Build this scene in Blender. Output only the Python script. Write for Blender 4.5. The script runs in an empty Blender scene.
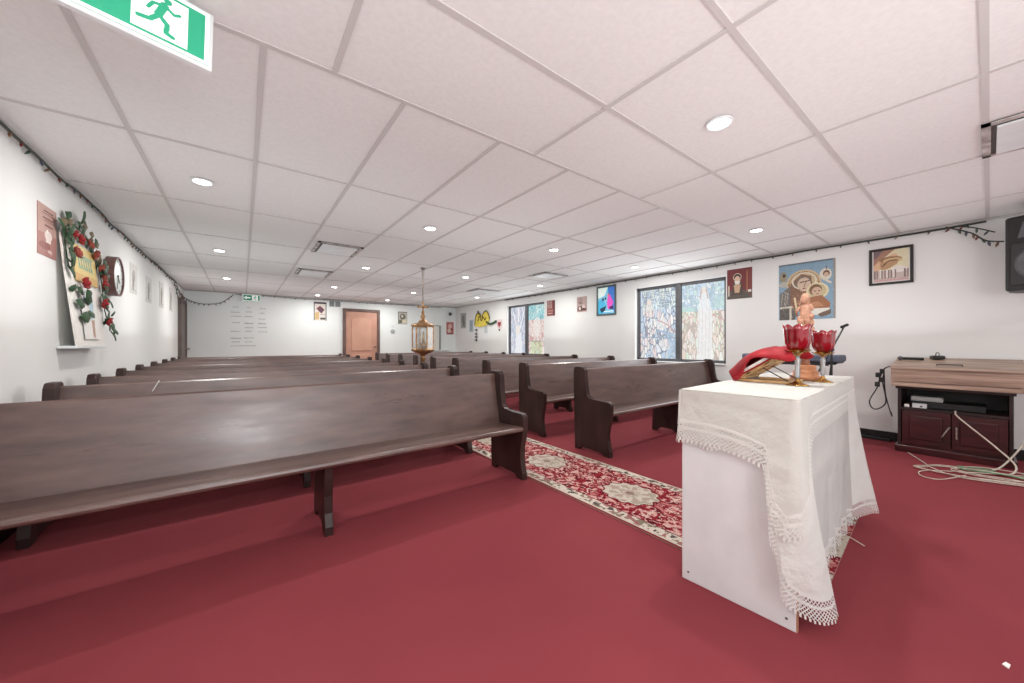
import bpy, bmesh, math, random
import numpy as np
from mathutils import Vector, Matrix
PI = math.pi
R = math.radians
random.seed(7); rng = np.random.default_rng(7)
sc = bpy.context.scene
C = sc.collection

# ------------------------------------------------------------------ colour / materials
def lin(v):
    v = v / 255.0
    return v / 12.92 if v <= .04045 else ((v + .055) / 1.055) ** 2.4
def rgb(r, g, b): return (lin(r), lin(g), lin(b), 1.0)

MATS = {}
def mat(name, col, rough=.5, metal=0., spec=.5, trans=0., emis=None, es=1., noise=None, bump=None, coat=0., alpha=None):
    """noise=(scale, stretch(x,y,z), darker colour, detail), bump=(scale,strength)"""
    if name in MATS: return MATS[name]
    m = bpy.data.materials.new(name); m.use_nodes = True
    nt = m.node_tree; b = nt.nodes['Principled BSDF']
    b.inputs['Base Color'].default_value = col
    b.inputs['Roughness'].default_value = rough
    b.inputs['Metallic'].default_value = metal
    b.inputs['Specular IOR Level'].default_value = spec
    b.inputs['Transmission Weight'].default_value = trans
    b.inputs['Coat Weight'].default_value = coat
    if emis: b.inputs['Emission Color'].default_value = emis; b.inputs['Emission Strength'].default_value = es
    if alpha is not None: b.inputs['Alpha'].default_value = alpha
    tc = None
    if noise or bump:
        tc = nt.nodes.new('ShaderNodeTexCoord'); mp = nt.nodes.new('ShaderNodeMapping')
        nt.links.new(tc.outputs['Object'], mp.inputs['Vector'])
        if noise: mp.inputs['Scale'].default_value = noise[1]
    if noise:
        n = nt.nodes.new('ShaderNodeTexNoise'); n.inputs['Scale'].default_value = noise[0]; n.inputs['Detail'].default_value = noise[3]
        r = nt.nodes.new('ShaderNodeValToRGB'); r.color_ramp.elements[0].position = .35; r.color_ramp.elements[1].position = .65
        r.color_ramp.elements[0].color = noise[2]; r.color_ramp.elements[1].color = col
        nt.links.new(mp.outputs[0], n.inputs['Vector']); nt.links.new(n.outputs['Fac'], r.inputs[0]); nt.links.new(r.outputs[0], b.inputs['Base Color'])
    if bump:
        n2 = nt.nodes.new('ShaderNodeTexNoise'); n2.inputs['Scale'].default_value = bump[0]; n2.inputs['Detail'].default_value = 3
        bp = nt.nodes.new('ShaderNodeBump'); bp.inputs['Strength'].default_value = bump[1]; bp.inputs['Distance'].default_value = .01
        nt.links.new(tc.outputs['Object'], n2.inputs['Vector']); nt.links.new(n2.outputs['Fac'], bp.inputs['Height']); nt.links.new(bp.outputs[0], b.inputs['Normal'])
    MATS[name] = m
    return m

M_wall = mat('wall_paint', rgb(232, 233, 231), .8, noise=(1.2, (1, 1, 1), rgb(227, 228, 227), 2))
M_ceil = mat('ceiling_tile', rgb(232, 232, 231), .9, noise=(45, (1, 1, 1), rgb(227, 227, 226), 4))
M_tee = mat('ceiling_tee', rgb(200, 197, 196), .6)
M_black = mat('black_plastic', rgb(26, 26, 28), .45, noise=(30, (1, 1, 1), rgb(18, 18, 20), 2))
M_base = mat('baseboard_vinyl', rgb(22, 21, 22), .4, noise=(20, (1, 1, 1), rgb(14, 14, 15), 2))
M_dgrey = mat('dark_grey_metal', rgb(88, 88, 92), .45, noise=(20, (1, 1, 1), rgb(78, 78, 82), 2))
M_white = mat('white_enamel', rgb(230, 235, 236), .4, noise=(8, (1, 1, 1), rgb(224, 229, 230), 2))
M_paper = mat('white_paper', rgb(240, 238, 232), .8, noise=(30, (1, 1, 1), rgb(232, 230, 224), 2))
M_brass = mat('brass', rgb(205, 165, 95), .25, metal=1., noise=(15, (1, 1, 1), rgb(170, 125, 70), 3))
M_lampbrass = mat('aged_brass', rgb(176, 140, 100), .35, metal=.7, noise=(15, (1, 1, 1), rgb(130, 92, 60), 3))
M_chain = mat('chain_metal', rgb(150, 140, 130), .4, metal=.8, noise=(60, (1, 1, 1), rgb(110, 100, 92), 2))
M_silver = mat('silver_metal', rgb(190, 184, 176), .3, metal=.8, noise=(20, (1, 1, 1), rgb(140, 132, 122), 2))
M_redglass = mat('red_glass', rgb(170, 6, 30), .16, trans=.0, noise=(9, (1, 1, .2), rgb(120, 2, 18), 2), coat=1.)
M_clear = mat('clear_glass', rgb(225, 228, 230), .08, trans=.6, noise=(20, (1, 1, .3), rgb(200, 205, 208), 2))
M_pane = mat('lantern_glass', rgb(235, 238, 236), .1, trans=.8, noise=(10, (1, 1, 1), rgb(220, 226, 222), 2))
M_carve = mat('carved_olive_wood', rgb(196, 150, 124), .55, noise=(18, (1, 1, 2), rgb(150, 104, 80), 5), bump=(60, .3))
M_turned = mat('turned_wood', rgb(190, 130, 90), .45, noise=(12, (1, 1, 5), rgb(158, 98, 62), 4))
M_standwood = mat('book_stand_wood', rgb(214, 178, 128), .45, noise=(16, (1, 4, 1), rgb(182, 140, 92), 4))
M_redcloth = mat('red_satin', rgb(172, 10, 30), .6, noise=(9, (1, 1, 1), rgb(140, 4, 20), 3))
M_lam = mat('laminate_wood', rgb(184, 160, 142), .4, noise=(5, (3, .35, 6), rgb(132, 106, 92), 6))
M_mahog = mat('mahogany', rgb(66, 26, 28), .3, noise=(6, (1, 1, 4), rgb(46, 18, 20), 4), coat=.3)
M_mahogd = mat('mahogany_dark', rgb(48, 30, 30), .35, noise=(6, (1, 1, 4), rgb(32, 20, 20), 4))
M_cable = mat('white_cable', rgb(206, 198, 184), .5, noise=(30, (1, 1, 1), rgb(190, 180, 166), 2))
M_gcable = mat('green_cable', rgb(90, 160, 110), .5, noise=(30, (1, 1, 1), rgb(80, 140, 98), 2))
M_bcable = mat('black_cable', rgb(24, 24, 26), .5, noise=(30, (1, 1, 1), rgb(16, 16, 18), 2))
M_wire = mat('dark_green_wire', rgb(54, 60, 54), .6, noise=(30, (1, 1, 1), rgb(40, 46, 40), 2))
M_bulbs = [mat('bulb_red', rgb(110, 70, 58), .3, noise=(40, (1, 1, 1), rgb(104, 46, 42), 1)), mat('bulb_green', rgb(56, 84, 66), .3, noise=(40, (1, 1, 1), rgb(48, 74, 58), 1)),
           mat('bulb_blue', rgb(64, 70, 84), .3, noise=(40, (1, 1, 1), rgb(54, 60, 76), 1)), mat('bulb_amber', rgb(120, 90, 64), .3, noise=(40, (1, 1, 1), rgb(104, 78, 54), 1))]
M_lens = mat('lit_lens', rgb(255, 250, 240), .5, emis=(1, .96, .9, 1), es=14.)
M_doorp = mat('door_paint', rgb(196, 150, 130), .5, noise=(4, (1, 1, 1), rgb(188, 142, 122), 3))
M_doorf = mat('door_frame_paint', rgb(112, 88, 82), .5, noise=(6, (1, 1, 1), rgb(96, 76, 70), 3))
M_leaf = mat('silk_leaf', rgb(58, 88, 56), .6, noise=(30, (1, 1, 1), rgb(34, 62, 38), 3))
M_leafb = mat('faded_leaf', rgb(128, 112, 84), .6, noise=(30, (1, 1, 1), rgb(96, 84, 60), 3))
M_rose = mat('silk_rose', rgb(168, 30, 38), .6, noise=(40, (1, 1, 1), rgb(120, 14, 22), 3))
M_roseo = mat('faded_rose', rgb(166, 80, 62), .6, noise=(40, (1, 1, 1), rgb(130, 54, 42), 3))
M_kb = mat('keyboard_cover', rgb(96, 106, 124), .6, noise=(20, (1, 1, 1), rgb(78, 88, 106), 3))
M_clockrim = mat('clock_rim', rgb(120, 84, 78), .4, noise=(10, (1, 1, 5), rgb(96, 62, 58), 3))

def pew_mat():
    m = bpy.data.materials.new('pew_wood'); m.use_nodes = True; nt = m.node_tree; b = nt.nodes['Principled BSDF']
    tc = nt.nodes.new('ShaderNodeTexCoord'); mp = nt.nodes.new('ShaderNodeMapping'); mp.inputs['Scale'].default_value = (1.2, 6, 6)
    n = nt.nodes.new('ShaderNodeTexNoise'); n.inputs['Scale'].default_value = 2.2; n.inputs['Detail'].default_value = 7; n.inputs['Roughness'].default_value = .6
    r = nt.nodes.new('ShaderNodeValToRGB'); e = r.color_ramp.elements
    e[0].position = .3; e[0].color = rgb(72, 51, 46); e[1].position = .7; e[1].color = rgb(112, 86, 79)
    n2 = nt.nodes.new('ShaderNodeTexNoise'); n2.inputs['Scale'].default_value = 1.6; n2.inputs['Detail'].default_value = 4
    r2 = nt.nodes.new('ShaderNodeMapRange'); r2.inputs[1].default_value = .3; r2.inputs[2].default_value = .7; r2.inputs[3].default_value = .26; r2.inputs[4].default_value = .5
    nt.links.new(tc.outputs['Object'], mp.inputs[0]); nt.links.new(mp.outputs[0], n.inputs['Vector']); nt.links.new(n.outputs['Fac'], r.inputs[0]); nt.links.new(r.outputs[0], b.inputs['Base Color'])
    nt.links.new(mp.outputs[0], n2.inputs['Vector']); nt.links.new(n2.outputs['Fac'], r2.inputs[0]); nt.links.new(r2.outputs[0], b.inputs['Roughness'])
    b.inputs['Specular IOR Level'].default_value = .7; b.inputs['Coat Weight'].default_value = .6; b.inputs['Coat Roughness'].default_value = .3
    return m
M_pew = pew_mat()
M_pewdark = mat('pew_wood_dark', rgb(60, 41, 38), .42, noise=(3, (1, 4, 1), rgb(45, 30, 27), 5), spec=.4)

def carpet_mat():
    m = bpy.data.materials.new('maroon_carpet'); m.use_nodes = True; nt = m.node_tree; b = nt.nodes['Principled BSDF']
    tc = nt.nodes.new('ShaderNodeTexCoord')
    n = nt.nodes.new('ShaderNodeTexNoise'); n.inputs['Scale'].default_value = 420; n.inputs['Detail'].default_value = 2
    n2 = nt.nodes.new('ShaderNodeTexNoise'); n2.inputs['Scale'].default_value = 1.1; n2.inputs['Detail'].default_value = 5
    r = nt.nodes.new('ShaderNodeValToRGB'); e = r.color_ramp.elements
    e[0].position = .3; e[0].color = rgb(139, 60, 67); e[1].position = .7; e[1].color = rgb(150, 67, 74)
    mx = nt.nodes.new('ShaderNodeMixRGB'); mx.blend_type = 'MULTIPLY'; mx.inputs[0].default_value = .35
    nt.links.new(tc.outputs['Object'], n.inputs['Vector']); nt.links.new(tc.outputs['Object'], n2.inputs['Vector'])
    nt.links.new(n2.outputs['Fac'], r.inputs[0]); nt.links.new(r.outputs[0], mx.inputs[1]); nt.links.new(n.outputs['Fac'], mx.inputs[2])
    nt.links.new(mx.outputs[0], b.inputs['Base Color']); b.inputs['Roughness'].default_value = .95; b.inputs['Specular IOR Level'].default_value = .15
    bp = nt.nodes.new('ShaderNodeBump'); bp.inputs['Strength'].default_value = .25; bp.inputs['Distance'].default_value = .004
    nt.links.new(n.outputs['Fac'], bp.inputs['Height']); nt.links.new(bp.outputs[0], b.inputs['Normal'])
    return m
M_floor = carpet_mat()

def attr_mat(name, rough=.6, emis=0., spec=.3, dark=1.):
    m = bpy.data.materials.new(name); m.use_nodes = True; nt = m.node_tree; b = nt.nodes['Principled BSDF']
    a = nt.nodes.new('ShaderNodeAttribute'); a.attribute_name = 'Col'
    if dark < 1:
        mx = nt.nodes.new('ShaderNodeMixRGB'); mx.blend_type = 'MULTIPLY'; mx.inputs[0].default_value = 1; mx.inputs[2].default_value = (dark, dark, dark, 1)
        nt.links.new(a.outputs['Color'], mx.inputs[1]); nt.links.new(mx.outputs[0], b.inputs['Base Color'])
    else: nt.links.new(a.outputs['Color'], b.inputs['Base Color'])
    b.inputs['Roughness'].default_value = rough; b.inputs['Specular IOR Level'].default_value = spec
    if emis:
        nt.links.new(a.outputs['Color'], b.inputs['Emission Color']); b.inputs['Emission Strength'].default_value = emis
    return m
M_print = attr_mat('printed_paper', .55)
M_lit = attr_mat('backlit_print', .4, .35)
M_exit = attr_mat('exit_sign_face', .4, .35)
M_glassfilm = attr_mat('stained_glass_film', .6, .92, .1, dark=.12)  # emission stands in for daylight coming through the film
M_rug = attr_mat('woven_rug', .95, 0, .1)

def cloth_mat(name, trans_amt, lace=False):
    m = bpy.data.materials.new(name); m.use_nodes = True; nt = m.node_tree
    b = nt.nodes['Principled BSDF']; out = nt.nodes['Material Output']
    b.inputs['Base Color'].default_value = rgb(232, 234, 230); b.inputs['Roughness'].default_value = .85; b.inputs['Specular IOR Level'].default_value = .2
    tr = nt.nodes.new('ShaderNodeBsdfTransparent'); mix = nt.nodes.new('ShaderNodeMixShader')
    tl = nt.nodes.new('ShaderNodeBsdfTranslucent'); tl.inputs[0].default_value = rgb(236, 232, 222)
    m2 = nt.nodes.new('ShaderNodeMixShader'); m2.inputs[0].default_value = .25
    nt.links.new(b.outputs[0], m2.inputs[1]); nt.links.new(tl.outputs[0], m2.inputs[2])
    nt.links.new(tr.outputs[0], mix.inputs[1]); nt.links.new(m2.outputs[0], mix.inputs[2]); nt.links.new(mix.outputs[0], out.inputs[0])
    if not lace:
        mix.inputs[0].default_value = 1 - trans_amt
        uv = nt.nodes.new('ShaderNodeTexCoord'); n = nt.nodes.new('ShaderNodeTexNoise'); n.inputs['Scale'].default_value = 9; n.inputs['Detail'].default_value = 4
        bp = nt.nodes.new('ShaderNodeBump'); bp.inputs['Strength'].default_value = .7; bp.inputs['Distance'].default_value = .03
        nt.links.new(uv.outputs['Object'], n.inputs['Vector']); nt.links.new(n.outputs['Fac'], bp.inputs['Height']); nt.links.new(bp.outputs[0], b.inputs['Normal'])
    else:
        # diagonal net plus solid bands, driven by real UVs measured in metres along the hem
        uv = nt.nodes.new('ShaderNodeUVMap'); sep = nt.nodes.new('ShaderNodeSeparateXYZ'); nt.links.new(uv.outputs[0], sep.inputs[0])
        def mth(op, a, b_=None):
            n = nt.nodes.new('ShaderNodeMath'); n.operation = op
            for i, v in enumerate((a, b_)):
                if v is None: continue
                if isinstance(v, (int, float)): n.inputs[i].default_value = v
                else: nt.links.new(v, n.inputs[i])
            return n.outputs[0]
        U, V = sep.outputs[0], sep.outputs[1]
        p = mth('MULTIPLY', mth('ADD', U, V), 58.); q = mth('MULTIPLY', mth('SUBTRACT', U, V), 58.)
        def near(x, w): return mth('LESS_THAN', mth('ABSOLUTE', mth('SUBTRACT', mth('FRACT', x), .5)), w)
        net = mth('MAXIMUM', near(p, .17), near(q, .17))
        band = mth('MAXIMUM', mth('LESS_THAN', V, .012), near(mth('MULTIPLY', V, 13.), .07))
        # toothed edge: below V=.085 only teeth remain
        tooth = near(mth('MULTIPLY', U, 52.), .24)
        edge = mth('GREATER_THAN', V, .088)
        solid = mth('MAXIMUM', net, band)
        sel = mth('ADD', mth('MULTIPLY', edge, tooth), mth('MULTIPLY', mth('SUBTRACT', 1., edge), solid))
        nt.links.new(sel, mix.inputs[0])
    return m
M_cloth = cloth_mat('altar_linen', .0)
M_sheer = cloth_mat('altar_sheer_linen', .36)
M_lace = cloth_mat('altar_lace', 0, True)

# ------------------------------------------------------------------ object helpers
def link(o, parent=None):
    C.objects.link(o)
    if parent is not None: o.parent = parent
    return o
def obj(name, bm, m, parent=None, smooth=False):
    me = bpy.data.meshes.new(name)
    bmesh.ops.recalc_face_normals(bm, faces=bm.faces)
    bm.to_mesh(me); bm.free()
    for mm in (m if isinstance(m, (list, tuple)) else [m]): me.materials.append(mm)
    if smooth:
        for p in me.polygons: p.use_smooth = True
    return link(bpy.data.objects.new(name, me), parent)
def tag(o, label, cat, group=None, kind=None):
    o['label'] = label; o['category'] = cat
    if group: o['group'] = group
    if kind: o['kind'] = kind
    return o
def thing(name, label, cat, loc=(0, 0, 0), rz=0, group=None):
    o = bpy.data.objects.new(name, None); C.objects.link(o); o.location = loc; o.rotation_euler = (0, 0, rz); o.empty_display_size = .1
    return tag(o, label, cat, group)
def struct(name, bm, m, parent=None):
    o = obj(name, bm, m, parent)
    o['kind'] = 'structure'
    return o
def dup(root, loc=None, rz=None, label=None, group=None, scale=None):
    r = root.copy(); C.objects.link(r)
    if loc is not None: r.location = loc
    if rz is not None: r.rotation_euler = (0, 0, rz)
    if scale is not None: r.scale = scale
    if label: r['label'] = label
    if group: r['group'] = group
    for ch in list(root.children):
        c = ch.copy(); C.objects.link(c); c.parent = r
        for g in list(ch.children):
            d = g.copy(); C.objects.link(d); d.parent = c
    return r
def box(bm, x0, x1, y0, y1, z0, z1, bev=0, mtx=None):
    vs = [bm.verts.new((x, y, z)) for x in (x0, x1) for y in (y0, y1) for z in (z0, z1)]
    fs = [bm.faces.new([vs[i] for i in q]) for q in ((0, 1, 3, 2), (4, 6, 7, 5), (0, 4, 5, 1), (2, 3, 7, 6), (0, 2, 6, 4), (1, 5, 7, 3))]
    if mtx is not None: bmesh.ops.transform(bm, matrix=mtx, verts=vs)
    if bev:
        es = list({e for f in fs for e in f.edges})
        bmesh.ops.bevel(bm, geom=es, offset=bev, segments=2, affect='EDGES', profile=.5)
    return bm
def B(*a, **k): return box(bmesh.new(), *a, **k)
def prism(bm, pts, axis, a, b, bev=0):
    """extrude polygon pts (2D) along axis from a to b. axis 'x': pts are (y,z); 'y': (x,z); 'z': (x,y)"""
    def v3(p, t):
        return {'x': (t, p[0], p[1]), 'y': (p[0], t, p[1]), 'z': (p[0], p[1], t)}[axis]
    A = [bm.verts.new(v3(p, a)) for p in pts]; Bv = [bm.verts.new(v3(p, b)) for p in pts]
    n = len(pts); f1 = bm.faces.new(A); f2 = bm.faces.new(Bv[::-1])
    for i in range(n): bm.faces.new([A[i], Bv[i], Bv[(i + 1) % n], A[(i + 1) % n]])
    if bev:
        bmesh.ops.bevel(bm, geom=list(f1.edges) + list(f2.edges), offset=bev, segments=2, affect='EDGES', profile=.5)
    return bm
def lathe(bm, prof, n=24, cx=0, cy=0, lobes=0, amp=0, lobe_from=0):
    rings = []
    for k, (r, z) in enumerate(prof):
        ring = []
        for i in range(n):
            a = 2 * PI * i / n
            dz = 0
            if lobes and k >= lobe_from: dz = amp * abs(math.cos(lobes * a / 2)) * (k - lobe_from + 1) / (len(prof) - lobe_from)
            ring.append(bm.verts.new((cx + r * math.cos(a), cy + r * math.sin(a), z + dz)))
        rings.append(ring)
    for k in range(len(rings) - 1):
        for i in range(n):
            bm.faces.new([rings[k][i], rings[k][(i + 1) % n], rings[k + 1][(i + 1) % n], rings[k + 1][i]])
    if prof[0][0] > 1e-4: bm.faces.new(rings[0][::-1])
    if prof[-1][0] > 1e-4 and not lobes: bm.faces.new(rings[-1])
    return bm
def catmull(P, n=6):
    P = [Vector(p) for p in P]; out = []
    Q = [P[0]] + P + [P[-1]]
    for i in range(1, len(Q) - 2):
        for k in range(n):
            t = k / n; a, b, c, d = Q[i - 1], Q[i], Q[i + 1], Q[i + 2]
            out.append(.5 * ((2 * b) + (c - a) * t + (2 * a - 5 * b + 4 * c - d) * t * t + (3 * b - a - 3 * c + d) * t ** 3))
    out.append(P[-1]); return out
def tube(bm, pts, r, n=6, smooth_n=0):
    P = catmull(pts, smooth_n) if smooth_n else [Vector(p) for p in pts]
    prev = None; rings = []
    up = Vector((0, 0, 1))
    for i, p in enumerate(P):
        d = (P[min(i + 1, len(P) - 1)] - P[max(i - 1, 0)])
        if d.length < 1e-9: d = Vector((1, 0, 0))
        d.normalize()
        a = d.cross(up)
        if a.length < .1: a = d.cross(Vector((1, 0, 0)))
        if prev is not None:
            a = prev - d * prev.dot(d)
        a.normalize(); prev = a; b = d.cross(a)
        rr = r[i] if isinstance(r, (list, tuple)) else r
        rings.append([bm.verts.new(p + a * rr * math.cos(2 * PI * k / n) + b * rr * math.sin(2 * PI * k / n)) for k in range(n)])
    for i in range(len(rings) - 1):
        for k in range(n): bm.faces.new([rings[i][k], rings[i][(k + 1) % n], rings[i + 1][(k + 1) % n], rings[i + 1][k]])
    bm.faces.new(rings[0][::-1]); bm.faces.new(rings[-1])
    return bm
def sphere(bm, c, r, seg=12, sc_=(1, 1, 1)):
    bmesh.ops.create_uvsphere(bm, u_segments=seg, v_segments=max(6, seg // 2), radius=r,
                              matrix=Matrix.Translation(c) @ Matrix.Diagonal((*sc_, 1)))
    return bm

# ------------------------------------------------------------------ little painter for printed things
class Pic:
    def __init__(s, w, h, bg):
        s.w, s.h = w, h; s.a = np.zeros((h, w, 3)); s.a[:] = bg
        s.Y, s.X = np.mgrid[0:h, 0:w]; s.x = (s.X + .5) / w; s.y = (s.Y + .5) / h   # y runs DOWN
    def put(s, m, col, op=1.): s.a[m] = s.a[m] * (1 - op) + np.array(col) * op; return s
    def rect(s, x0, y0, x1, y1, col, op=1.): return s.put((s.x >= x0) & (s.x <= x1) & (s.y >= y0) & (s.y <= y1), col, op)
    def ell(s, cx, cy, rx, ry, col, op=1., rot=0):
        dx, dy = s.x - cx, s.y - cy; c_, s_ = math.cos(rot), math.sin(rot)
        return s.put(((dx * c_ + dy * s_) / rx) ** 2 + ((-dx * s_ + dy * c_) / ry) ** 2 <= 1, col, op)
    def ring(s, cx, cy, rx, ry, t, col):
        q = np.sqrt(((s.x - cx) / rx) ** 2 + ((s.y - cy) / ry) ** 2); return s.put((q <= 1) & (q >= 1 - t), col)
    def poly(s, pts, col, op=1.):
        m = np.zeros((s.h, s.w), bool); n = len(pts)
        for i in range(n):
            x0, y0 = pts[i]; x1, y1 = pts[(i + 1) % n]
            if y0 == y1: continue
            c = ((s.y >= min(y0, y1)) & (s.y < max(y0, y1))) & (s.x < (x1 - x0) * (s.y - y0) / (y1 - y0) + x0)
            m ^= c
        return s.put(m, col, op)
    def line(s, pts, t, col, asp=None):
        asp = asp or s.h / s.w; m = np.zeros((s.h, s.w), bool)
        for (x0, y0), (x1, y1) in zip(pts[:-1], pts[1:]):
            dx, dy = x1 - x0, (y1 - y0) * asp; L = dx * dx + dy * dy + 1e-12
            k = np.clip(((s.x - x0) * dx + (s.y - y0) * asp * dy) / L, 0, 1)
            m |= ((s.x - x0 - k * dx) ** 2 + ((s.y - y0) * asp - k * dy) ** 2) < t * t
        return s.put(m, col)
    def noise(s, amt): s.a = np.clip(s.a + rng.normal(0, amt, (s.h, s.w, 1)), 0, 255); return s
def pic_mesh(name, P, w, h, center, right, m, parent=None, th=.004, up=(0, 0, 1)):
    """flat printed sheet w x h metres, centred, its reader's right along `right`"""
    r = Vector(right).normalized(); u = Vector(up).normalized(); nrm = r.cross(u).normalized(); c = Vector(center)
    nw, nh = P.w, P.h
    X = np.linspace(-w / 2, w / 2, nw + 1); Yv = np.linspace(h / 2, -h / 2, nh + 1)
    gx, gy = np.meshgrid(X, Yv)
    co = np.array(c)[None, None] + gx[..., None] * np.array(r) + gy[..., None] * np.array(u) + np.array(nrm) * th
    co = co.reshape(-1, 3); N = len(co)
    back = [np.array(c) + sx * w / 2 * np.array(r) + sy * h / 2 * np.array(u) for sx, sy in ((-1, 1), (1, 1), (1, -1), (-1, -1))]
    co = np.vstack([co] + [b[None] for b in back])
    idx = np.arange((nw + 1) * (nh + 1)).reshape(nh + 1, nw + 1)
    q = np.stack([idx[:-1, :-1], idx[1:, :-1], idx[1:, 1:], idx[:-1, 1:]], -1).reshape(-1, 4).tolist()
    cs = [int(idx[0, 0]), int(idx[0, -1]), int(idx[-1, -1]), int(idx[-1, 0])]
    for k in range(4): q.append([cs[k], cs[(k + 1) % 4], N + (k + 1) % 4, N + k])
    q.append([N, N + 1, N + 2, N + 3])
    me = bpy.data.meshes.new(name); me.from_pydata(co.tolist(), [], q); me.materials.append(m)
    a = me.attributes.new('Col', 'FLOAT_COLOR', 'CORNER')
    A_ = P.a
    if m.name == 'printed_paper': A_ = A_ * .76 + A_.mean(-1, keepdims=True) * .20 + 8
    lc = np.clip(A_, 0, 255) / 255.; lc = np.where(lc <= .04045, lc / 12.92, ((lc + .055) / 1.055) ** 2.4)
    fc = np.ones((len(q), 4)); fc[:nw * nh, :3] = lc.reshape(-1, 3); fc[nw * nh:, :3] = lc.mean((0, 1))
    a.data.foreach_set('color', np.repeat(fc, 4, 0).astype(np.float32).ravel())
    return link(bpy.data.objects.new(name, me), parent)

# ------------------------------------------------------------------ room
XL, XR, YB, YF, ZC = -1.1, 6.0, 11.3, -3.2, 2.38
struct('floor', B(XL - .2, XR + .2, YF, YB + .2, -.1, 0), M_floor)
struct('ceiling', B(XL - .2, XR + .2, YF, YB + .2, ZC + .004, ZC + .12), M_ceil)
struct('wall_left', B(XL - .15, XL, YF, YB + .15, 0, ZC + .004), M_wall)
struct('wall_back', B(XL, XR, YB, YB + .15, 0, ZC + .004), mat('wall_paint_cool', rgb(240, 246, 245), .8, noise=(1.2, (1, 1, 1), rgb(236, 243, 242), 2)))
W1 = (6.66, 8.23, .80, 2.17); W2 = (2.46, 4.07, .80, 2.17)
bm = bmesh.new()
for y0, y1 in ((YF, W2[0]), (W2[1], W1[0]), (W1[1], YB + .15)): box(bm, XR, XR + .2, y0, y1, 0, ZC + .004)
for w in (W1, W2):
    box(bm, XR, XR + .2, w[0], w[1], 0, w[2]); box(bm, XR, XR + .2, w[0], w[1], w[3], ZC + .004)
struct('wall_right', bm, M_wall)
struct('baseboard_right', B(XR - .012, XR, YF, YB, 0, .1), M_base)
struct('baseboard_left', B(XL, XL + .012, YF, 10.2, 0, .1), M_base)
bm = B(XL, 2.3, YB - .012, YB, 0, .1); box(bm, 3.42, XR, YB - .012, YB, 0, .1)
struct('baseboard_back', bm, M_base)
# ceiling grid: 4x2 ft lay in the front field, 2x4 ft behind
bm = bmesh.new(); tw = .012; U = .6035; z0, z1 = ZC - .002, ZC + .006
ysp = 1.823
def tee_x(x, ya, yb): box(bm, x - tw, x + tw, ya, yb, z0, z1)
def tee_y(y, xa, xb): box(bm, xa, xb, y - tw, y + tw, z0 + .0005, z1)
for k in range(-1, 5): tee_x(.34 + k * 2 * U, YF, ysp)
y = ysp
while y > YF: tee_y(y, XL, XR); y -= U
for k in range(-1, 11):
    x = .07 + (k - 1) * U
    if XL < x < XR: tee_x(x, ysp, YB)
y = ysp + 2 * U
while y < YB: tee_y(y, XL, XR); y += 2 * U
struct('trim_1', bm, M_tee)
bm = B(XL, XL + .02, YF, YB, ZC - .018, ZC); box(bm, XR - .02, XR, YF, YB, ZC - .018, ZC); box(bm, XL, XR, YB - .02, YB, ZC - .018, ZC)
struct('trim_2', bm, mat('wall_angle', rgb(190, 187, 184), .5, noise=(10, (1, 1, 1), rgb(180, 177, 174), 2)))

# windows with stained film
def vor(P, n, sx, sy, lead, edge, box_=(0, 0, 1, 1), cols=None, light=.0):
    """leaded cells"""
    px = rng.uniform(box_[0], box_[2], n); py = rng.uniform(box_[1], box_[3], n)
    m = (P.x >= box_[0]) & (P.x <= box_[2]) & (P.y >= box_[1]) & (P.y <= box_[3])
    d = ((P.x[..., None] - px) * sx) ** 2 + ((P.y[..., None] - py) * sy) ** 2
    o = np.sort(np.sqrt(d), -1); k = d.argmin(-1)
    cc = np.array(cols)[rng.integers(0, len(cols), n)] + rng.normal(0, 8, (n, 1))
    P.a[m] = P.a[m] * light + cc[k][m] * (1 - light)
    e = ((o[..., 1] - o[..., 0]) < edge) & m
    P.a[e] = P.a[e] * .15 + np.array(lead) * .85
def wash(P, q):
    P.a = P.a * (1 - q) + np.array((246, 249, 250)) * q; return P.noise(3)
def glass_a():
    P = Pic(90, 160, (225, 232, 238))
    vor(P, 170, 1.4, .9, (80, 94, 122), .013, cols=[(226, 232, 240), (190, 210, 234), (236, 214, 214), (180, 204, 230), (240, 234, 228)])
    vor(P, 70, 1.6, .8, (84, 100, 128), .010, (.05, 0, 1, .3), [(190, 214, 232), (210, 228, 232), (222, 232, 226)])
    for k in range(9): P.line([(.08, .03 + k * .022), (.36, .03 + k * .022)], .006, (90, 104, 130)); P.line([(.56, .05 + k * .026), (.8, .05 + k * .026)], .006, (84, 100, 120))
    P.ell(.24, .28, .10, .13, (236, 218, 208), .65); P.ell(.24, .17, .06, .04, (240, 216, 200), .8); P.line([(.13, .3), (.2, .6), (.12, .66)], .01, (150, 110, 120))
    P.ell(.6, .5, .16, .09, (242, 234, 230), .65); P.line([(.48, .45), (.7, .5), (.95, .62)], .013, (180, 120, 120)); P.line([(.5, .6), (.9, .66)], .02, (120, 160, 200))
    P.ell(.7, .8, .16, .08, (244, 238, 236), .6); P.poly([(.72, .66), (.98, .64), (.98, 1), (.68, 1), (.82, .82)], (150, 188, 220), .6)
    P.line([(0, .69), (1, .71)], .012, (110, 140, 170)); return wash(P, .36)
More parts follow.
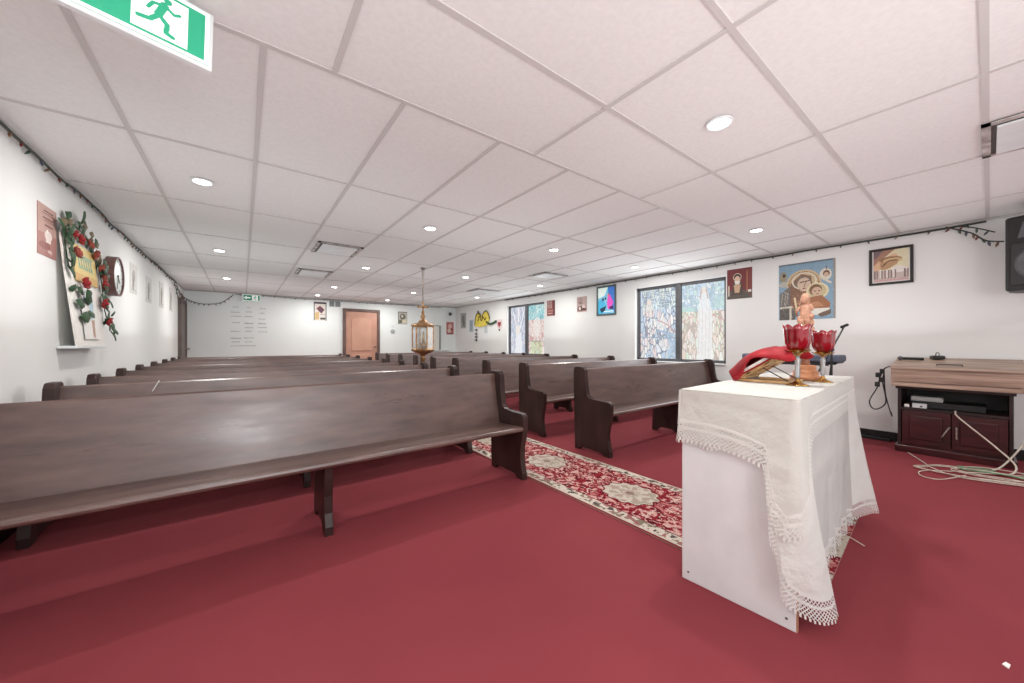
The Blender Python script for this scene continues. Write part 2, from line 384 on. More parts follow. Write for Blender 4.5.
def glass_b():
    P = Pic(90, 160, (238, 238, 232))
    vor(P, 170, 1.5, .8, (160, 136, 122), .013, cols=[(238, 232, 206), (238, 214, 196), (208, 228, 200), (244, 222, 214), (236, 238, 226)])
    vor(P, 110, 1, 1.4, (130, 162, 186), .012, (0, 0, 1, .36), [(196, 216, 238), (176, 208, 230), (222, 234, 238), (190, 222, 218)])
    P.rect(0, .3, .32, .36, (160, 212, 196), .7); P.rect(.75, .2, 1, .34, (168, 214, 204), .6)
    P.poly([(.46, .12), (.62, .12), (.72, .4), (.7, 1), (.36, 1), (.38, .4)], (240, 240, 242), .85)
    P.ell(.53, .09, .06, .045, (236, 222, 208)); P.line([(.48, .08), (.44, .2)], .012, (180, 130, 120)); P.line([(.58, .08), (.62, .2)], .012, (180, 130, 120))
    for x in (.42, .5, .58, .66): P.line([(x, .3), (x - .02, .95)], .005, (206, 190, 184))
    P.line([(0, .5), (.3, .42), (.4, .52)], .008, (206, 130, 120)); P.line([(.72, .42), (1, .5)], .01, (206, 130, 120)); return wash(P, .42)
def glass_c():
    P = Pic(80, 150, (206, 216, 230))
    vor(P, 120, 1.2, .8, (150, 158, 182), .012, cols=[(206, 214, 232), (194, 208, 230), (222, 226, 236), (214, 206, 218)])
    P.line([(.15, .1), (.35, .4), (.45, .6)], .035, (238, 240, 246)); P.line([(.85, .1), (.65, .4), (.5, .6)], .035, (238, 240, 246)); P.line([(.5, 0), (.5, .3)], .05, (240, 240, 244))
    P.poly([(.35, .55), (.68, .55), (.75, 1), (.3, 1)], (236, 238, 244)); P.ell(.46, .5, .16, .1, (240, 232, 224)); P.line([(.1, .1), (.3, .4)], .008, (60, 90, 130)); P.line([(.9, .1), (.7, .4)], .008, (60, 90, 130))
    return wash(P, .25)
def glass_d():
    P = Pic(80, 150, (232, 214, 206))
    vor(P, 120, 1.2, 1, (190, 130, 126), .012, cols=[(236, 214, 206), (240, 222, 214), (228, 196, 190), (236, 232, 226)])
    vor(P, 40, 1, 1.2, (90, 150, 160), .012, (0, 0, 1, .3), [(140, 208, 214), (170, 220, 222), (196, 228, 226)])
    vor(P, 30, 1, 1, (170, 150, 110), .01, (.1, .75, .8, 1), [(214, 224, 180), (196, 216, 180)])
    P.ell(.5, .45, .22, .2, (242, 230, 222), .7); P.line([(0, .74), (1, .74)], .01, (130, 110, 120)); return wash(P, .3)
def window(nm, w, pics):
    y0, y1, za, zb = w; xg = XR + .1
    bm = bmesh.new(); t = .05
    box(bm, xg - .03, xg + .03, y0, y0 + t, za, zb); box(bm, xg - .03, xg + .03, y1 - t, y1, za, zb)
    box(bm, xg - .03, xg + .03, y0, y1, za, za + t); box(bm, xg - .03, xg + .03, y0, y1, zb - t, zb)
    ym = (y0 + y1) / 2 - .01
    box(bm, xg - .045, xg + .03, ym - .045, ym + .045, za, zb)
    root = struct(nm, bm, M_dgrey)
    struct('window_sill', B(XR - .02, XR + .2, y0, y1, za - .02, za + .003, bev=.004), M_white, root)
    for P, (a, b) in zip(pics, ((ym + .045, y1 - t), (y0 + t, ym - .045))):
        o = pic_mesh('stained_pane', P, b - a, zb - za - 2 * t, (xg + .01, (a + b) / 2, (za + zb) / 2), (0, -1, 0), M_glassfilm, root); o['kind'] = 'structure'
    for yy in (y0, y1): pass
window('window_1', W1, (glass_c(), glass_d()))
window('window_2', W2, (glass_a(), glass_b()))

# doors
def arch_pts(x0, x1, z0, z1, rise, n=10):
    pts = [(x0, z0), (x1, z0)]
    for i in range(n + 1):
        t = i / n; pts.append((x1 + (x0 - x1) * t, z1 - rise + rise * math.sin(PI * t)))
    return pts
droot = struct('door_1', B(2.40, 3.29, YB - .03, YB, 0.01, 2.06, bev=.004), M_doorp)
bm = B(2.32, 2.40, YB - .06, YB, 0, 2.14, bev=.005); box(bm, 3.29, 3.37, YB - .06, YB, 0, 2.14, bev=.005); box(bm, 2.40, 3.29, YB - .06, YB, 2.06, 2.14, bev=.005)
struct('door_frame', bm, M_doorf, droot)
bm = prism(bmesh.new(), arch_pts(2.56, 3.12, .9, 1.9, .09), 'y', YB - .05, YB - .03, bev=.008); prism(bm, [(2.56, .25), (3.12, .25), (3.12, .8), (2.56, .8)], 'y', YB - .05, YB - .03, bev=.008)
struct('door_panel', bm, mat('door_panel_paint', rgb(206, 160, 138), .5, noise=(4, (1, 1, 1), rgb(198, 152, 130), 3)), droot)
bm = bmesh.new(); sphere(bm, (3.22, YB - .09, 1.02), .03); tube(bm, [(3.22, YB - .03, 1.02), (3.22, YB - .09, 1.02)], .012, 8)
struct('door_handle', bm, M_silver, droot)
d2 = struct('door_2', B(XL, XL + .04, 10.40, 11.2, 0.01, 2.02, bev=.004), mat('grey_brown_door', rgb(120, 108, 102), .5, noise=(4, (1, 1, 1), rgb(108, 97, 92), 3)))
bm = B(XL, XL + .06, 10.32, 10.40, 0, 2.1, bev=.004); box(bm, XL, XL + .06, 11.2, 11.27, 0, 2.1, bev=.004); box(bm, XL, XL + .06, 10.4, 11.2, 2.02, 2.1, bev=.004)
struct('door_frame', bm, mat('door_frame_brown', rgb(104, 92, 86), .5, noise=(6, (1, 1, 1), rgb(92, 80, 76), 3)), d2)
bm = bmesh.new(); sphere(bm, (XL + .1, 11.1, 1.0), .028); tube(bm, [(XL + .04, 11.1, 1.0), (XL + .1, 11.1, 1.0)], .012, 8)
struct('door_handle', bm, M_silver, d2)
# hatch window in the back wall
w3 = struct('window_3', B(5.06, 5.36, YB - .02, YB, .92, 1.70, bev=.003), M_paper)
bm = B(5.36, 5.41, YB - .05, YB, .90, 1.72); box(bm, 5.02, 5.06, YB - .03, YB, .90, 1.72); box(bm, 5.06, 5.36, YB - .03, YB, 1.70, 1.73)
struct('window_frame', bm, mat('hatch_frame', rgb(150, 156, 160), .5, noise=(6, (1, 1, 1), rgb(140, 146, 150), 3)), w3)
struct('window_sill', B(5.0, 5.7, YB - .08, YB, .87, .90, bev=.004), M_white, w3)

# ------------------------------------------------------------------ pews
def end_profile():
    P = [(0.0, 0), (0.0, .055), (.018, .10), (.034, .16), (.036, .22), (.022, .29), (.004, .35), (-.006, .42), (-.010, .50), (-.006, .525), (.008, .540), (.03, .545),
         (.14, .546), (.25, .550), (.285, .565), (.300, .59), (.312, .68), (.322, .78), (.326, .845), (.350, .876), (.372, .880), (.445, .880), (.470, .868), (.482, .83),
         (.480, .70), (.472, .45), (.462, .10), (.462, 0), (.405, 0), (.395, .022), (.375, .036), (.10, .036), (.085, .022), (.078, 0)]
    return P
def support_profile():
    return [(.02, 0), (.02, .05), (.05, .12), (.055, .22), (.035, .33), (.03, .395), (.40, .385), (.42, .2), (.43, 0), (.37, 0), (.35, .03), (.30, .055), (.16, .055), (.11, .03), (.09, 0)]
def seat_bm(x0, x1):
    pts = [(.0, .405), (-.006, .412), (-.008, .422), (-.004, .434), (.008, .440), (.05, .438), (.20, .428), (.37, .418), (.37, .392), (.05, .400)]
    return prism(bmesh.new(), pts, 'x', x0, x1)
def back_bm(x0, x1):
    pts = [(.330, .418), (.352, .410), (.445, .835), (.440, .848), (.424, .852), (.414, .842)]
    return prism(bmesh.new(), pts, 'x', x0, x1)
def make_pew(label, x0, x1, y, group):
    t = thing('church_pew', label, 'pew', (0, 0, 0), 0, group)
    L = x1 - x0; t.location = (x0, y, 0)
    obj('backrest', back_bm(.05, L - .05), M_pew, t)
    obj('seat', seat_bm(.05, L - .05), M_pew, t)
    for xa in (0, L - .05): obj('end_panel', prism(bmesh.new(), end_profile(), 'x', xa, xa + .05, bev=.005), M_pewdark, t)
    obj('seat_support', prism(bmesh.new(), support_profile(), 'x', L / 2 - .065, L / 2 - .02, bev=.004), M_pewdark, t)
    return t
ords = ['first', 'second', 'third', 'fourth', 'fifth', 'sixth', 'seventh', 'eighth', 'ninth']
pl = make_pew('long dark brown wooden pew nearest the camera, front row on the left', -.99, 1.885, 2.30, 'pews in the left block')
pr = make_pew('dark brown wooden pew in the front row right of the patterned runner', 2.87, 5.84, 2.23, 'pews in the right block')
OL = [0, .88, 1.66, 2.48, 3.27, 4.12, 4.97, 5.8, 6.6]; OR = [0, .97, 1.86, 2.83, 3.73, 4.6, 5.5, 6.4, 7.3]
for k in range(1, 9):
    dup(pl, (-.99, 2.30 + OL[k], 0), label='dark brown wooden pew left of the aisle, %s row from the front' % ords[k])
    dup(pr, (2.87, 2.23 + OR[k], 0), label='dark brown wooden pew on the window side, %s row from the front' % ords[k])
tag(obj('paper_slip', B(-.003, .003, -.012, .012, 0, .09, mtx=Matrix.Translation((-.52, 3.595, .775)) @ Matrix.Rotation(R(25), 4, 'Y')), M_paper), 'small white paper slip stuck on the second left pew back', 'paper')

# ------------------------------------------------------------------ rug
def rug_pic(w, h, per, seed=3, ph=0.):
    r_ = np.random.default_rng(seed)
    P = Pic(w, h, (134, 34, 46)); x = np.minimum(P.X, w - 1 - P.X) / w     # distance from edge 0..0.5
    yy = P.Y.astype(float)
    def vn(sx, sy, s2):
        g = np.random.default_rng(s2).normal(0, 1, (int(h / sy) + 3, int(w / sx) + 3))
        gx = P.X / sx; gy = P.Y / sy; ix = gx.astype(int); iy = gy.astype(int); fx = gx - ix; fy = gy - iy
        return (g[iy, ix] * (1 - fx) + g[iy, ix + 1] * fx) * (1 - fy) + (g[iy + 1, ix] * (1 - fx) + g[iy + 1, ix + 1] * fx) * fy
    sym = vn(3.2, 3.2, 1); sym = sym + sym[:, ::-1]
    s2_ = vn(4.5, 4.5, 5); s2_ = s2_ + s2_[:, ::-1]
    P.put(sym > .55, (196, 152, 146)); P.put(sym < -.95, (92, 20, 32)); P.put(s2_ > 1.5, (180, 110, 108)); P.put((np.abs(s2_) < .16), (204, 178, 168))
    # medallions
    c = ((yy / per + ph) % 1) - .5
    q = np.sqrt(((P.x - .5) / .215) ** 2 + (c * per / (.25 * w)) ** 2); ang = np.arctan2(c, P.x - .5)
    q = q * (1 + .07 * np.cos(12 * ang))
    P.put(q < 1, (192, 184, 170)); P.put((q < .95) & (sym > .5), (164, 154, 138)); P.put((q < .9) & (s2_ < -.7), (166, 146, 136)); P.put((q < .35) & (sym < .2), (176, 160, 148)); P.put((q < .16), (136, 116, 108)); P.put((q < 1.06) & (q > .98), (110, 28, 40))
    # borders
    P.put(x < .145, (110, 34, 44)); P.put(x < .13, (200, 192, 180))
    P.put((x < .135) & (x > .035) & (sym > .5), (128, 120, 104)); P.put((x < .13) & (x > .045) & (s2_ < -.8), (150, 104, 100)); P.put((x < .11) & (x > .05) & (s2_ > 1.1), (84, 72, 72))
    P.put(x < .03, (190, 180, 168)); P.put(x < .016, (126, 22, 36))
    return P.noise(5)
o = pic_mesh('runner_rug', rug_pic(110, 1040, 123.3, 3, .77), .80, 7.72, (2.31, 4.83, 0.001), (1, 0, 0), M_rug, th=.009, up=(0, 1, 0))
tag(o, 'long red and cream oriental runner with pale medallions down the aisle', 'rug')

# ------------------------------------------------------------------ altar
AO = Vector((1.724, .4526, 0)); AR = math.atan2(.063, .998)
AL, AD, AH = 1.48, .44, .90
AM = Matrix.Translation(AO) @ Matrix.Rotation(AR, 4, 'Z')
def aw(x, y, z): return AM @ Vector((x, y, z))
alt = thing('altar_table', 'white laminate altar cabinet half covered by a lace edged cloth', 'altar', AO, AR)
bm = B(0, .02, 0.0, AD, 0, AH, bev=.002); obj('side_panel', bm, M_white, alt)
obj('side_panel', B(AL - .02, AL, 0, AD, 0, AH, bev=.002), M_white, alt)
obj('edge_strip', B(.001, .019, -.004, 0, 0, AH), mat('raw_edge_wood', rgb(190, 140, 110), .6, noise=(10, (1, 1, 6), rgb(170, 120, 92), 3)), alt)
obj('back_panel', B(.02, AL - .02, AD - .015, AD, .03, AH), M_white, alt)
obj('top_panel', B(.02, AL - .02, 0, AD - .015, AH - .02, AH - .0005), M_white, alt)
obj('top_rail', B(.02, AL - .02, 0.002, .02, .76, AH - .02), M_white, alt)
obj('shelf', B(.02, AL - .02, 0.002, AD - .015, .54, .59), M_white, alt)
obj('bottom_shelf', B(.02, AL - .02, 0.002, AD - .015, .06, .12), M_white, alt)
for xx in (.38, .74, 1.10): obj('divider', B(xx - .015, xx + .015, 0.002, AD - .015, .12, .76), M_white, alt)
for yy, zz in ((.03, .04), (AD - .03, .04)):
    bm = bmesh.new(); bmesh.ops.create_cone(bm, cap_ends=True, segments=10, radius1=.005, radius2=.004, depth=.003, matrix=Matrix.Translation((-.001, yy, zz)) @ Matrix.Rotation(PI / 2, 4, 'Y')); obj('screw', bm, M_dgrey, alt)

# cloth: profile columns running round the top edge; each column = top point, mid control, hem point (local altar coords)
E_ = .006
cols = []   # (top(x,y), hem(x,y,z), bulge)
def col(tx, ty, hx, hy, hz): cols.append(((tx, ty), (hx, hy, hz)))
# left (x=0) side from the back corner to the near corner
for k in range(15):
    yy = AD + .012 - k * (AD - .085) / 14; col(-E_, yy, -.020 - .005 * math.sin(k * 1.3), yy, .653 + .008 * math.sin(k * .9))
col(-E_, .090, -.034, .100, .60); col(-E_, .078, -.040, .088, .50); col(-E_, .066, -.046, .080, .40); col(-E_, .056, -.050, .074, .34)
col(-E_, .046, -.030, .058, .28); col(-E_, .036, -.036, .046, .20); col(-E_, .026, -.044, .038, .14); col(-E_, .014, -.030, .018, .10)
col(-E_, .0, -.008, -.020, .075); col(.004, -E_, .024, -.050, .055); col(.02, -E_, .060, -.078, .045); col(.045, -E_, .105, -.092, .045); col(.075, -E_, .145, -.098, .055)
col(.105, -E_, .175, -.080, .075); col(.135, -E_, .20, -.045, .09); col(.165, -E_, .225, -.018, .10)
for k in range(30):
    xx = .21 + k * (1.20 - .21) / 29; col(xx, -E_, xx + .03 * (1 - k / 29), -.016 - .009 * math.sin(k * 1.15), .09 - .05 * k / 29 + .004 * math.sin(k))
col(1.24, -E_, 1.23, -.03, .055); col(1.29, -E_, 1.29, -.06, .075); col(1.34, -E_, 1.36, -.08, .07); col(1.40, -E_, 1.44, -.10, .06); col(1.45, -E_, 1.51, -.115, .045)
col(AL, -E_, 1.56, -.118, .04); col(AL + E_, .01, 1.56, -.06, .06); col(AL + E_, .03, 1.55, -.0, .12); col(AL + E_, .06, 1.54, .04, .3); col(AL + E_, .09, 1.53, .07, .5)
for k in range(12): yy = .12 + k * (AD + .01 - .12) / 11; col(AL + E_, yy, 1.515, yy, .65 + .006 * math.sin(k))
NB = len(cols)
bx_ = [(AL - k * AL / 20) for k in range(21)]
for xx in bx_: col(xx, AD + E_, xx, AD + .03 + .005 * math.sin(xx * 30), .652)
NT = 16
LW = .10   # lace strip height
def colpts(c, nt=NT):
    (tx, ty), (hx, hy, hz) = c; ht = AH + .004; drop = ht - hz; out = []
    body = max(drop - LW, .02)
    pts = []
    tot = nt
    for j in range(tot + 1):
        t = j / tot
        e = t ** 1.5
        pts.append(Vector((tx + (hx - tx) * e, ty + (hy - ty) * e, ht - drop * t)))
    return pts, body / drop
def drape_sheet(cs, f0, f1, name, m, parent, uv=False, sheer_cond=None):
    bm = bmesh.new(); uvl = bm.loops.layers.uv.new('UVMap') if uv else None
    grid = []; acc = 0; prevh = None; us = []
    for c in cs:
        pts, fb = colpts(c, 24)
        a = f0(fb); b = f1(fb); row = []
        for j in range(9 if not uv else 5):
            t = a + (b - a) * j / (8 if not uv else 4)
            s = t * 24; i = min(int(s), 23); p = pts[i].lerp(pts[i + 1], s - i)
            # small folds
            w = t * (.007 * math.sin(c[0][0] * 38 + c[0][1] * 46) + .004 * math.sin(c[0][0] * 83 + t * 3)) 
            if abs(c[0][1] + E_) < 1e-6: p.y += -abs(w) - .002
            elif abs(c[0][0] + E_) < 1e-6: p.x += -abs(w) * .8 - .001
            row.append(p)
        h = row[-1]
        if prevh is not None: acc += (h - prevh).length
        prevh = h; us.append(acc); grid.append([bm.verts.new(p) for p in row])
    n = len(grid[0])
    for i in range(len(grid) - 1):
        for j in range(n - 1):
            f = bm.faces.new([grid[i][j], grid[i + 1][j], grid[i + 1][j + 1], grid[i][j + 1]]); f.smooth = True
            if uv:
                for lp, (ii, jj) in zip(f.loops, ((i, j), (i + 1, j), (i + 1, j + 1), (i, j + 1))): lp[uvl].uv = (us[ii], LW * jj / (n - 1))
    return obj(name, bm, m, parent, True)
clo = thing('altar_cloth', 'ivory tablecloth with deep white lace border draped over the altar', 'tablecloth', AO, AR)
bm = bmesh.new()
g = [[bm.verts.new((-E_ + (AL + 2 * E_) * i / 30, -E_ + (AD + 2 * E_) * j / 12, AH + .004 + .0012 * math.sin(i * 1.1 + j) * math.sin(j * .8))) for j in range(13)] for i in range(31)]
for i in range(30):
    for j in range(12): bm.faces.new([g[i][j], g[i + 1][j], g[i + 1][j + 1], g[i][j + 1]])
obj('cloth_top', bm, M_cloth, clo, True)
iF0 = 29; 
sheer_a = [i for i, c in enumerate(cols) if abs(c[0][1] + E_) < 1e-6 and .16 < c[0][0] < 1.25]
i0, i1 = sheer_a[0], sheer_a[-1]
drape_sheet(cols[:i0 + 1], lambda fb: 0, lambda fb: fb, 'side_drape', M_cloth, clo)
drape_sheet(cols[i0:i1 + 1], lambda fb: 0, lambda fb: fb, 'front_drape', M_sheer, clo)
drape_sheet(cols[i1:NB + 21] + [cols[0]], lambda fb: 0, lambda fb: fb, 'rear_drape', M_cloth, clo)
drape_sheet(cols + [cols[0]], lambda fb: fb, lambda fb: 1, 'lace_border', M_lace, clo, True)
# second, smaller lace square whose point hangs over the near corner
cols2 = []
def overlay():
    c2 = []
    for k in range(14):
        t = k / 13; c2.append(((-E_ - .005, AD - (AD - .09) * t), (-.032 - .006 * t, AD + .006 - (AD - .09) * t, .665 - .05 * t ** 3)))
    for a_, b_ in (((-E_ - .005, .07), (-.048, .085, .50)), ((-E_ - .005, .045), (-.058, .060, .40)), ((-E_ - .006, .02), (-.058, .022, .36)), ((-E_ - .004, -E_ - .004), (-.030, -.030, .38)),
                   ((.012, -E_ - .006), (.02, -.050, .45)), ((.03, -E_ - .006), (.05, -.045, .54)), ((.06, -E_ - .006), (.08, -.036, .62)), ((.10, -E_ - .006), (.115, -.028, .68)), ((.15, -E_ - .006), (.16, -.024, .72))):
        c2.append((a_, b_))
    for k in range(1, 22):
        xx = .15 + k * (AL - .15) / 21; c2.append(((xx, -E_ - .006), (xx, -.022, .73)))
    return c2
ov = thing('lace_overlay_cloth', 'smaller white lace square laid over the near corner of the altar cloth', 'tablecloth', AO + Vector((0, 0, .003)), AR)
c2 = overlay()
bm = bmesh.new(); tv = [[bm.verts.new((x, y, AH + .0065)) for y in (-E_ - .006, .10, .25, AD)] for x in (-E_ - .005, .3, .8, 1.2, AL)]
for i in range(4):
    for j in range(3): bm.faces.new([tv[i][j], tv[i + 1][j], tv[i + 1][j + 1], tv[i][j + 1]])
obj('cloth_top', bm, M_cloth, ov)
drape_sheet(c2, lambda fb: 0, lambda fb: fb, 'overlay_drape', M_sheer, ov)
drape_sheet(c2, lambda fb: fb, lambda fb: 1, 'lace_border', M_lace, ov, True)
# red patterned mat under the altar
o = pic_mesh('altar_mat', rug_pic(150, 60, 60, 9), 1.03, .44, aw(.935, .185, 0), (math.cos(AR), math.sin(AR), 0), M_rug, th=.008, up=(-math.sin(AR), math.cos(AR), 0))
tag(o, 'red and cream patterned mat peeking out under the altar cloth', 'mat')

# candle cups
TZ = AH + .011
def candle(label, x, y, s=1.):
    t = thing('votive_cup', label, 'candle holder', (x, y, TZ), random.random(), 'red glass votive cups on the altar')
    bm = bmesh.new(); n = 40
    rings = []
    for k, (r, z) in enumerate(((.052, 0), (.05, .004), (.022, .012), (.010, .026), (.009, .036))):
        rings.append([bm.verts.new((r * (1 - (.30 if k < 2 else 0) * (.5 + .5 * math.cos(5 * 2 * PI * i / n))) * math.cos(2 * PI * i / n), r * (1 - (.30 if k < 2 else 0) * (.5 + .5 * math.cos(5 * 2 * PI * i / n))) * math.sin(2 * PI * i / n), z)) for i in range(n)])
    for k in range(4):
        for i in range(n): bm.faces.new([rings[k][i], rings[k][(i + 1) % n], rings[k + 1][(i + 1) % n], rings[k + 1][i]])
    bm.faces.new(rings[0][::-1]); bm.faces.new(rings[-1])
    obj('foot', bm, M_brass, t, True)
    obj('stem', lathe(bmesh.new(), [(.007, .036), (.012, .045), (.011, .10), (.013, .13), (.008, .15)], 12), M_clear, t, True)
    bm = bmesh.new()
    lathe(bm, [(.008, .150), (.014, .156), (.03, .168), (.036, .18), (.034, .181), (.012, .165)], 20)
    for i in range(10):
        a = 2 * PI * i / 10; M = Matrix.Rotation(a, 4, 'Z')
        vs = [bm.verts.new(M @ Vector(p)) for p in ((.02, -.010, .164), (.046, -.012, .170), (.060, 0, .182), (.046, .012, .170), (.02, .010, .164))]; bm.faces.new(vs)
    obj('petal_dish', bm, M_brass, t)
    prof = [(.018, .178), (.036, .190), (.046, .213), (.050, .25), (.0515, .277), (.057, .292)]
    bm = bmesh.new(); n = 48; rings = []
    for k, (r, z) in enumerate(prof):
        ring = []
        for i in range(n):
            a = 2 * PI * i / n; fl = 1 + .075 * math.cos(8 * a) * min(1, k / 2)
            dz = (.018 * abs(math.cos(4 * a)) if k == 5 else (.008 * abs(math.cos(4 * a)) if k == 4 else 0))
            ring.append(bm.verts.new((r * fl * math.cos(a), r * fl * math.sin(a), z + dz)))
        rings.append(ring)
    for k in range(5):
        for i in range(n): bm.faces.new([rings[k][i], rings[k][(i + 1) % n], rings[k + 1][(i + 1) % n], rings[k + 1][i]])
    bm.faces.new(rings[0][::-1]); o = obj('glass_cup', bm, M_redglass, t, True)
    md = o.modifiers.new('s', 'SOLIDIFY'); md.thickness = .003
    t.scale = (s, s, s * 1.02)
    return t
candle('nearer red fluted glass votive cup on a brass and crystal stem', 2.295, .597, 1.0)
candle('farther red fluted glass votive cup, beside the carved figurine', 2.605, .562, .92)

# carved figurine
t = thing('carved_figurine', 'carved peach coloured wooden figurine on a stacked round base', 'statue', (2.685, .66, TZ)); t.scale = (.86, .86, 1)
bm = lathe(bmesh.new(), [(.086, 0), (.088, .018), (.078, .026), (.070, .028), (.072, .05), (.064, .056), (.058, .058), (.060, .08), (.05, .088), (.026, .09)], 28)
obj('round_base', bm, M_turned, t, True)
obj('post', lathe(bmesh.new(), [(.026, .088), (.022, .13), (.024, .20), (.028, .28)], 16), M_carve, t, True)
bm = bmesh.new()
for i in range(16):
    a = i * 2.4; sphere(bm, (.030 * math.cos(a), .030 * math.sin(a), .29 + .085 * (i / 16) + .006 * math.sin(i * 3)), .021, 10, (1, 1, 1.1))
sphere(bm, (0, 0, .33), .038, 12, (1, 1, 1.1))
obj('rose_cluster', bm, M_carve, t, True)
bm = bmesh.new()
lathe(bm, [(.040, .34), (.036, .37), (.030, .41), (.027, .44), (.022, .462), (.012, .474)], 16)
sphere(bm, (.004, 0, .488), .021, 12, (1, .9, 1.15)); lathe(bm, [(.027, .455), (.026, .48), (.021, .502), (.010, .514), (.0001, .517)], 14, -.006, 0)
for s_ in (-1, 1): tube(bm, [(0, s_ * .024, .452), (.014, s_ * .034, .42), (.036, s_ * .012, .41), (.042, s_ * .004, .445)], [.010, .010, .008, .005], 8, 0)
tube(bm, [(-.01, .024, .43), (-.02, .044, .41), (-.01, .046, .38)], [.010, .008, .005], 8, 0)
obj('robed_figure', bm, M_carve, t, True)

# book stand, book, cloth
bs = thing('book_stand', 'low folding wooden book stand leaning on the altar', 'book stand', (2.30, .88, TZ), R(-90))
# local: x from low end (0) towards the high end (.27); y across (0..0.26) -> world +x
inc = R(34)
def tilt(bm): bmesh.ops.transform(bm, matrix=Matrix.Translation((.03, 0, .022)) @ Matrix.Rotation(-inc, 4, 'Y'), verts=bm.verts); return bm
bm = bmesh.new()
for yy in (0, .105, .21): box(bm, 0, .27, yy, yy + .03, 0, .014, bev=.002)
for xx in (.02, .13, .235): box(bm, xx, xx + .03, 0, .24, .001, .012, bev=.002)
obj('sloping_rest', tilt(bm), M_standwood, bs)
bm = bmesh.new()
for yy in (.004, .214): box(bm, .0, .25, yy, yy + .022, 0, .014, bev=.002)
box(bm, .22, .25, 0, .24, 0.001, .013, bev=.002)
obj('base_frame', bm, M_standwood, bs)
for yy in (.03, .20): obj('strut', tube(bmesh.new(), [(.10, yy, .09), (.235, yy, .012)], .003, 6), M_bcable, bs)
obj('lip', tilt(B(-.012, .0, 0, .24, -.004, .035, bev=.002)), M_standwood, bs)
for yy in (.02, .20):
    bm = prism(bmesh.new(), [(-.035, 0), (.05, 0), (.035, .012), (.022, .018), (.03, .038), (-.03, .038), (-.018, .018), (-.03, .012)], 'y', yy, yy + .02, bev=.002)
    obj('carved_foot', bm, M_silver, bs)
Mb = Matrix.Translation((2.30, .88, TZ)) @ Matrix.Rotation(R(-90), 4, 'Z') @ Matrix.Translation((.03, 0, .022)) @ Matrix.Rotation(-inc, 4, 'Y')
bk = thing('open_book', 'open book with white pages under the red cloth on the stand', 'book')
bm = bmesh.new()
pp = [(-.02, .0)] + [(-.02 + .14 * i / 8, .018 + .014 * math.sin(PI * i / 8)) for i in range(9)] + [(.12 + .14 * i / 8, .018 + .014 * math.sin(PI * i / 8)) for i in range(1, 9)] + [(.26, 0)]
prism(bm, pp, 'x', .003, .215); bmesh.ops.transform(bm, matrix=Mb @ Matrix.Translation((0, 0, .016)), verts=bm.verts); obj('pages', bm, M_paper, bk)
bm = B(.0, .22, -.025, .265, .0145, .0185); bmesh.ops.transform(bm, matrix=Mb, verts=bm.verts); obj('cover', bm, M_redcloth, bk)
bm = bmesh.new(); nx, ny = 30, 20; g = []
for i in range(nx + 1):
    row = []
    for j in range(ny + 1):
        u, v = i / nx, j / ny; x = -.060 + .35 * u; y = -.055 + .33 * v
        z = .056 + .044 * math.sin(PI * min(1, u * 1.1)) ** 1.5 + .005 * math.sin(v * 14 + u * 5)
        side = max(0, abs(v - .5) * 2 - .70) / .30; z -= (.062 + .02 * math.sin(u * 9)) * side ** 1.6
        if u > .80: q = (u - .80) / .20; z -= .03 * q; x -= .01 * q
        if u < .3: z += .016 * (1 - u / .3); y = .11 + (y - .11) * (.62 + .38 * (u / .3) ** .7)
        row.append(bm.verts.new(Mb @ Vector((x, y, z))))
    g.append(row)
for i in range(nx):
    for j in range(ny): bm.faces.new([g[i][j], g[i + 1][j], g[i + 1][j + 1], g[i][j + 1]])
rc = obj('red_cloth', bm, M_redcloth, None, True); md = rc.modifiers.new('s', 'SOLIDIFY'); md.thickness = .004
tag(rc, 'bright red satin cloth spread over the open book on its stand', 'cloth')

# ------------------------------------------------------------------ wall prints
LEFT = (XL + .001, (0, 1, 0)); RIGHT = (XR - .001, (0, -1, 0)); BACK = (YB - .001, (1, 0, 0))
def on(wall, a, z):
    if wall == 'L': return (XL + .0002, a, z), (0, 1, 0)
    if wall == 'R': return (XR - .0002, a, z), (0, -1, 0)
    return (a, YB - .0002, z), (1, 0, 0)
def poster(name, P, wall, a0, a1, z0, z1, label, cat, group=None, m=None):
    c, r = on(wall, (a0 + a1) / 2, (z0 + z1) / 2)
    return tag(pic_mesh(name, P, abs(a1 - a0), z1 - z0, c, r, m or M_print), label, cat, group)
def framed(name, P, wall, a0, a1, z0, z1, fw, fm, label, cat, m=None, matc=None):
    c, r = on(wall, (a0 + a1) / 2, (z0 + z1) / 2); c = Vector(c); r = Vector(r); n = r.cross(Vector((0, 0, 1)))
    t = thing(name, label, cat, c)
    w, h = abs(a1 - a0), z1 - z0
    bm = bmesh.new(); M = Matrix((( r.x, -n.x, 0, 0), (r.y, -n.y, 0, 0), (0, 0, 1, 0), (0, 0, 0, 1)))
    for x0, x1, q0, q1 in ((-w / 2, w / 2, h / 2 - fw, h / 2), (-w / 2, w / 2, -h / 2, -h / 2 + fw), (-w / 2, -w / 2 + fw, -h / 2 + fw, h / 2 - fw), (w / 2 - fw, w / 2, -h / 2 + fw, h / 2 - fw)):
        box(bm, x0, x1, -.022, 0, q0, q1, bev=.003, mtx=M)
    obj('frame', bm, fm, t)
    pic_mesh('picture', P, w - 2 * fw, h - 2 * fw, (0, 0, 0), r, m or M_print, t, th=.008)
    return t
def lines(P, x0, x1, ys, col, t=.012, jit=.15):
    for y in ys: P.rect(x0 + jit * rng.random() * (x1 - x0), y, x1 - jit * rng.random() * (x1 - x0), y + t, col)
    return P
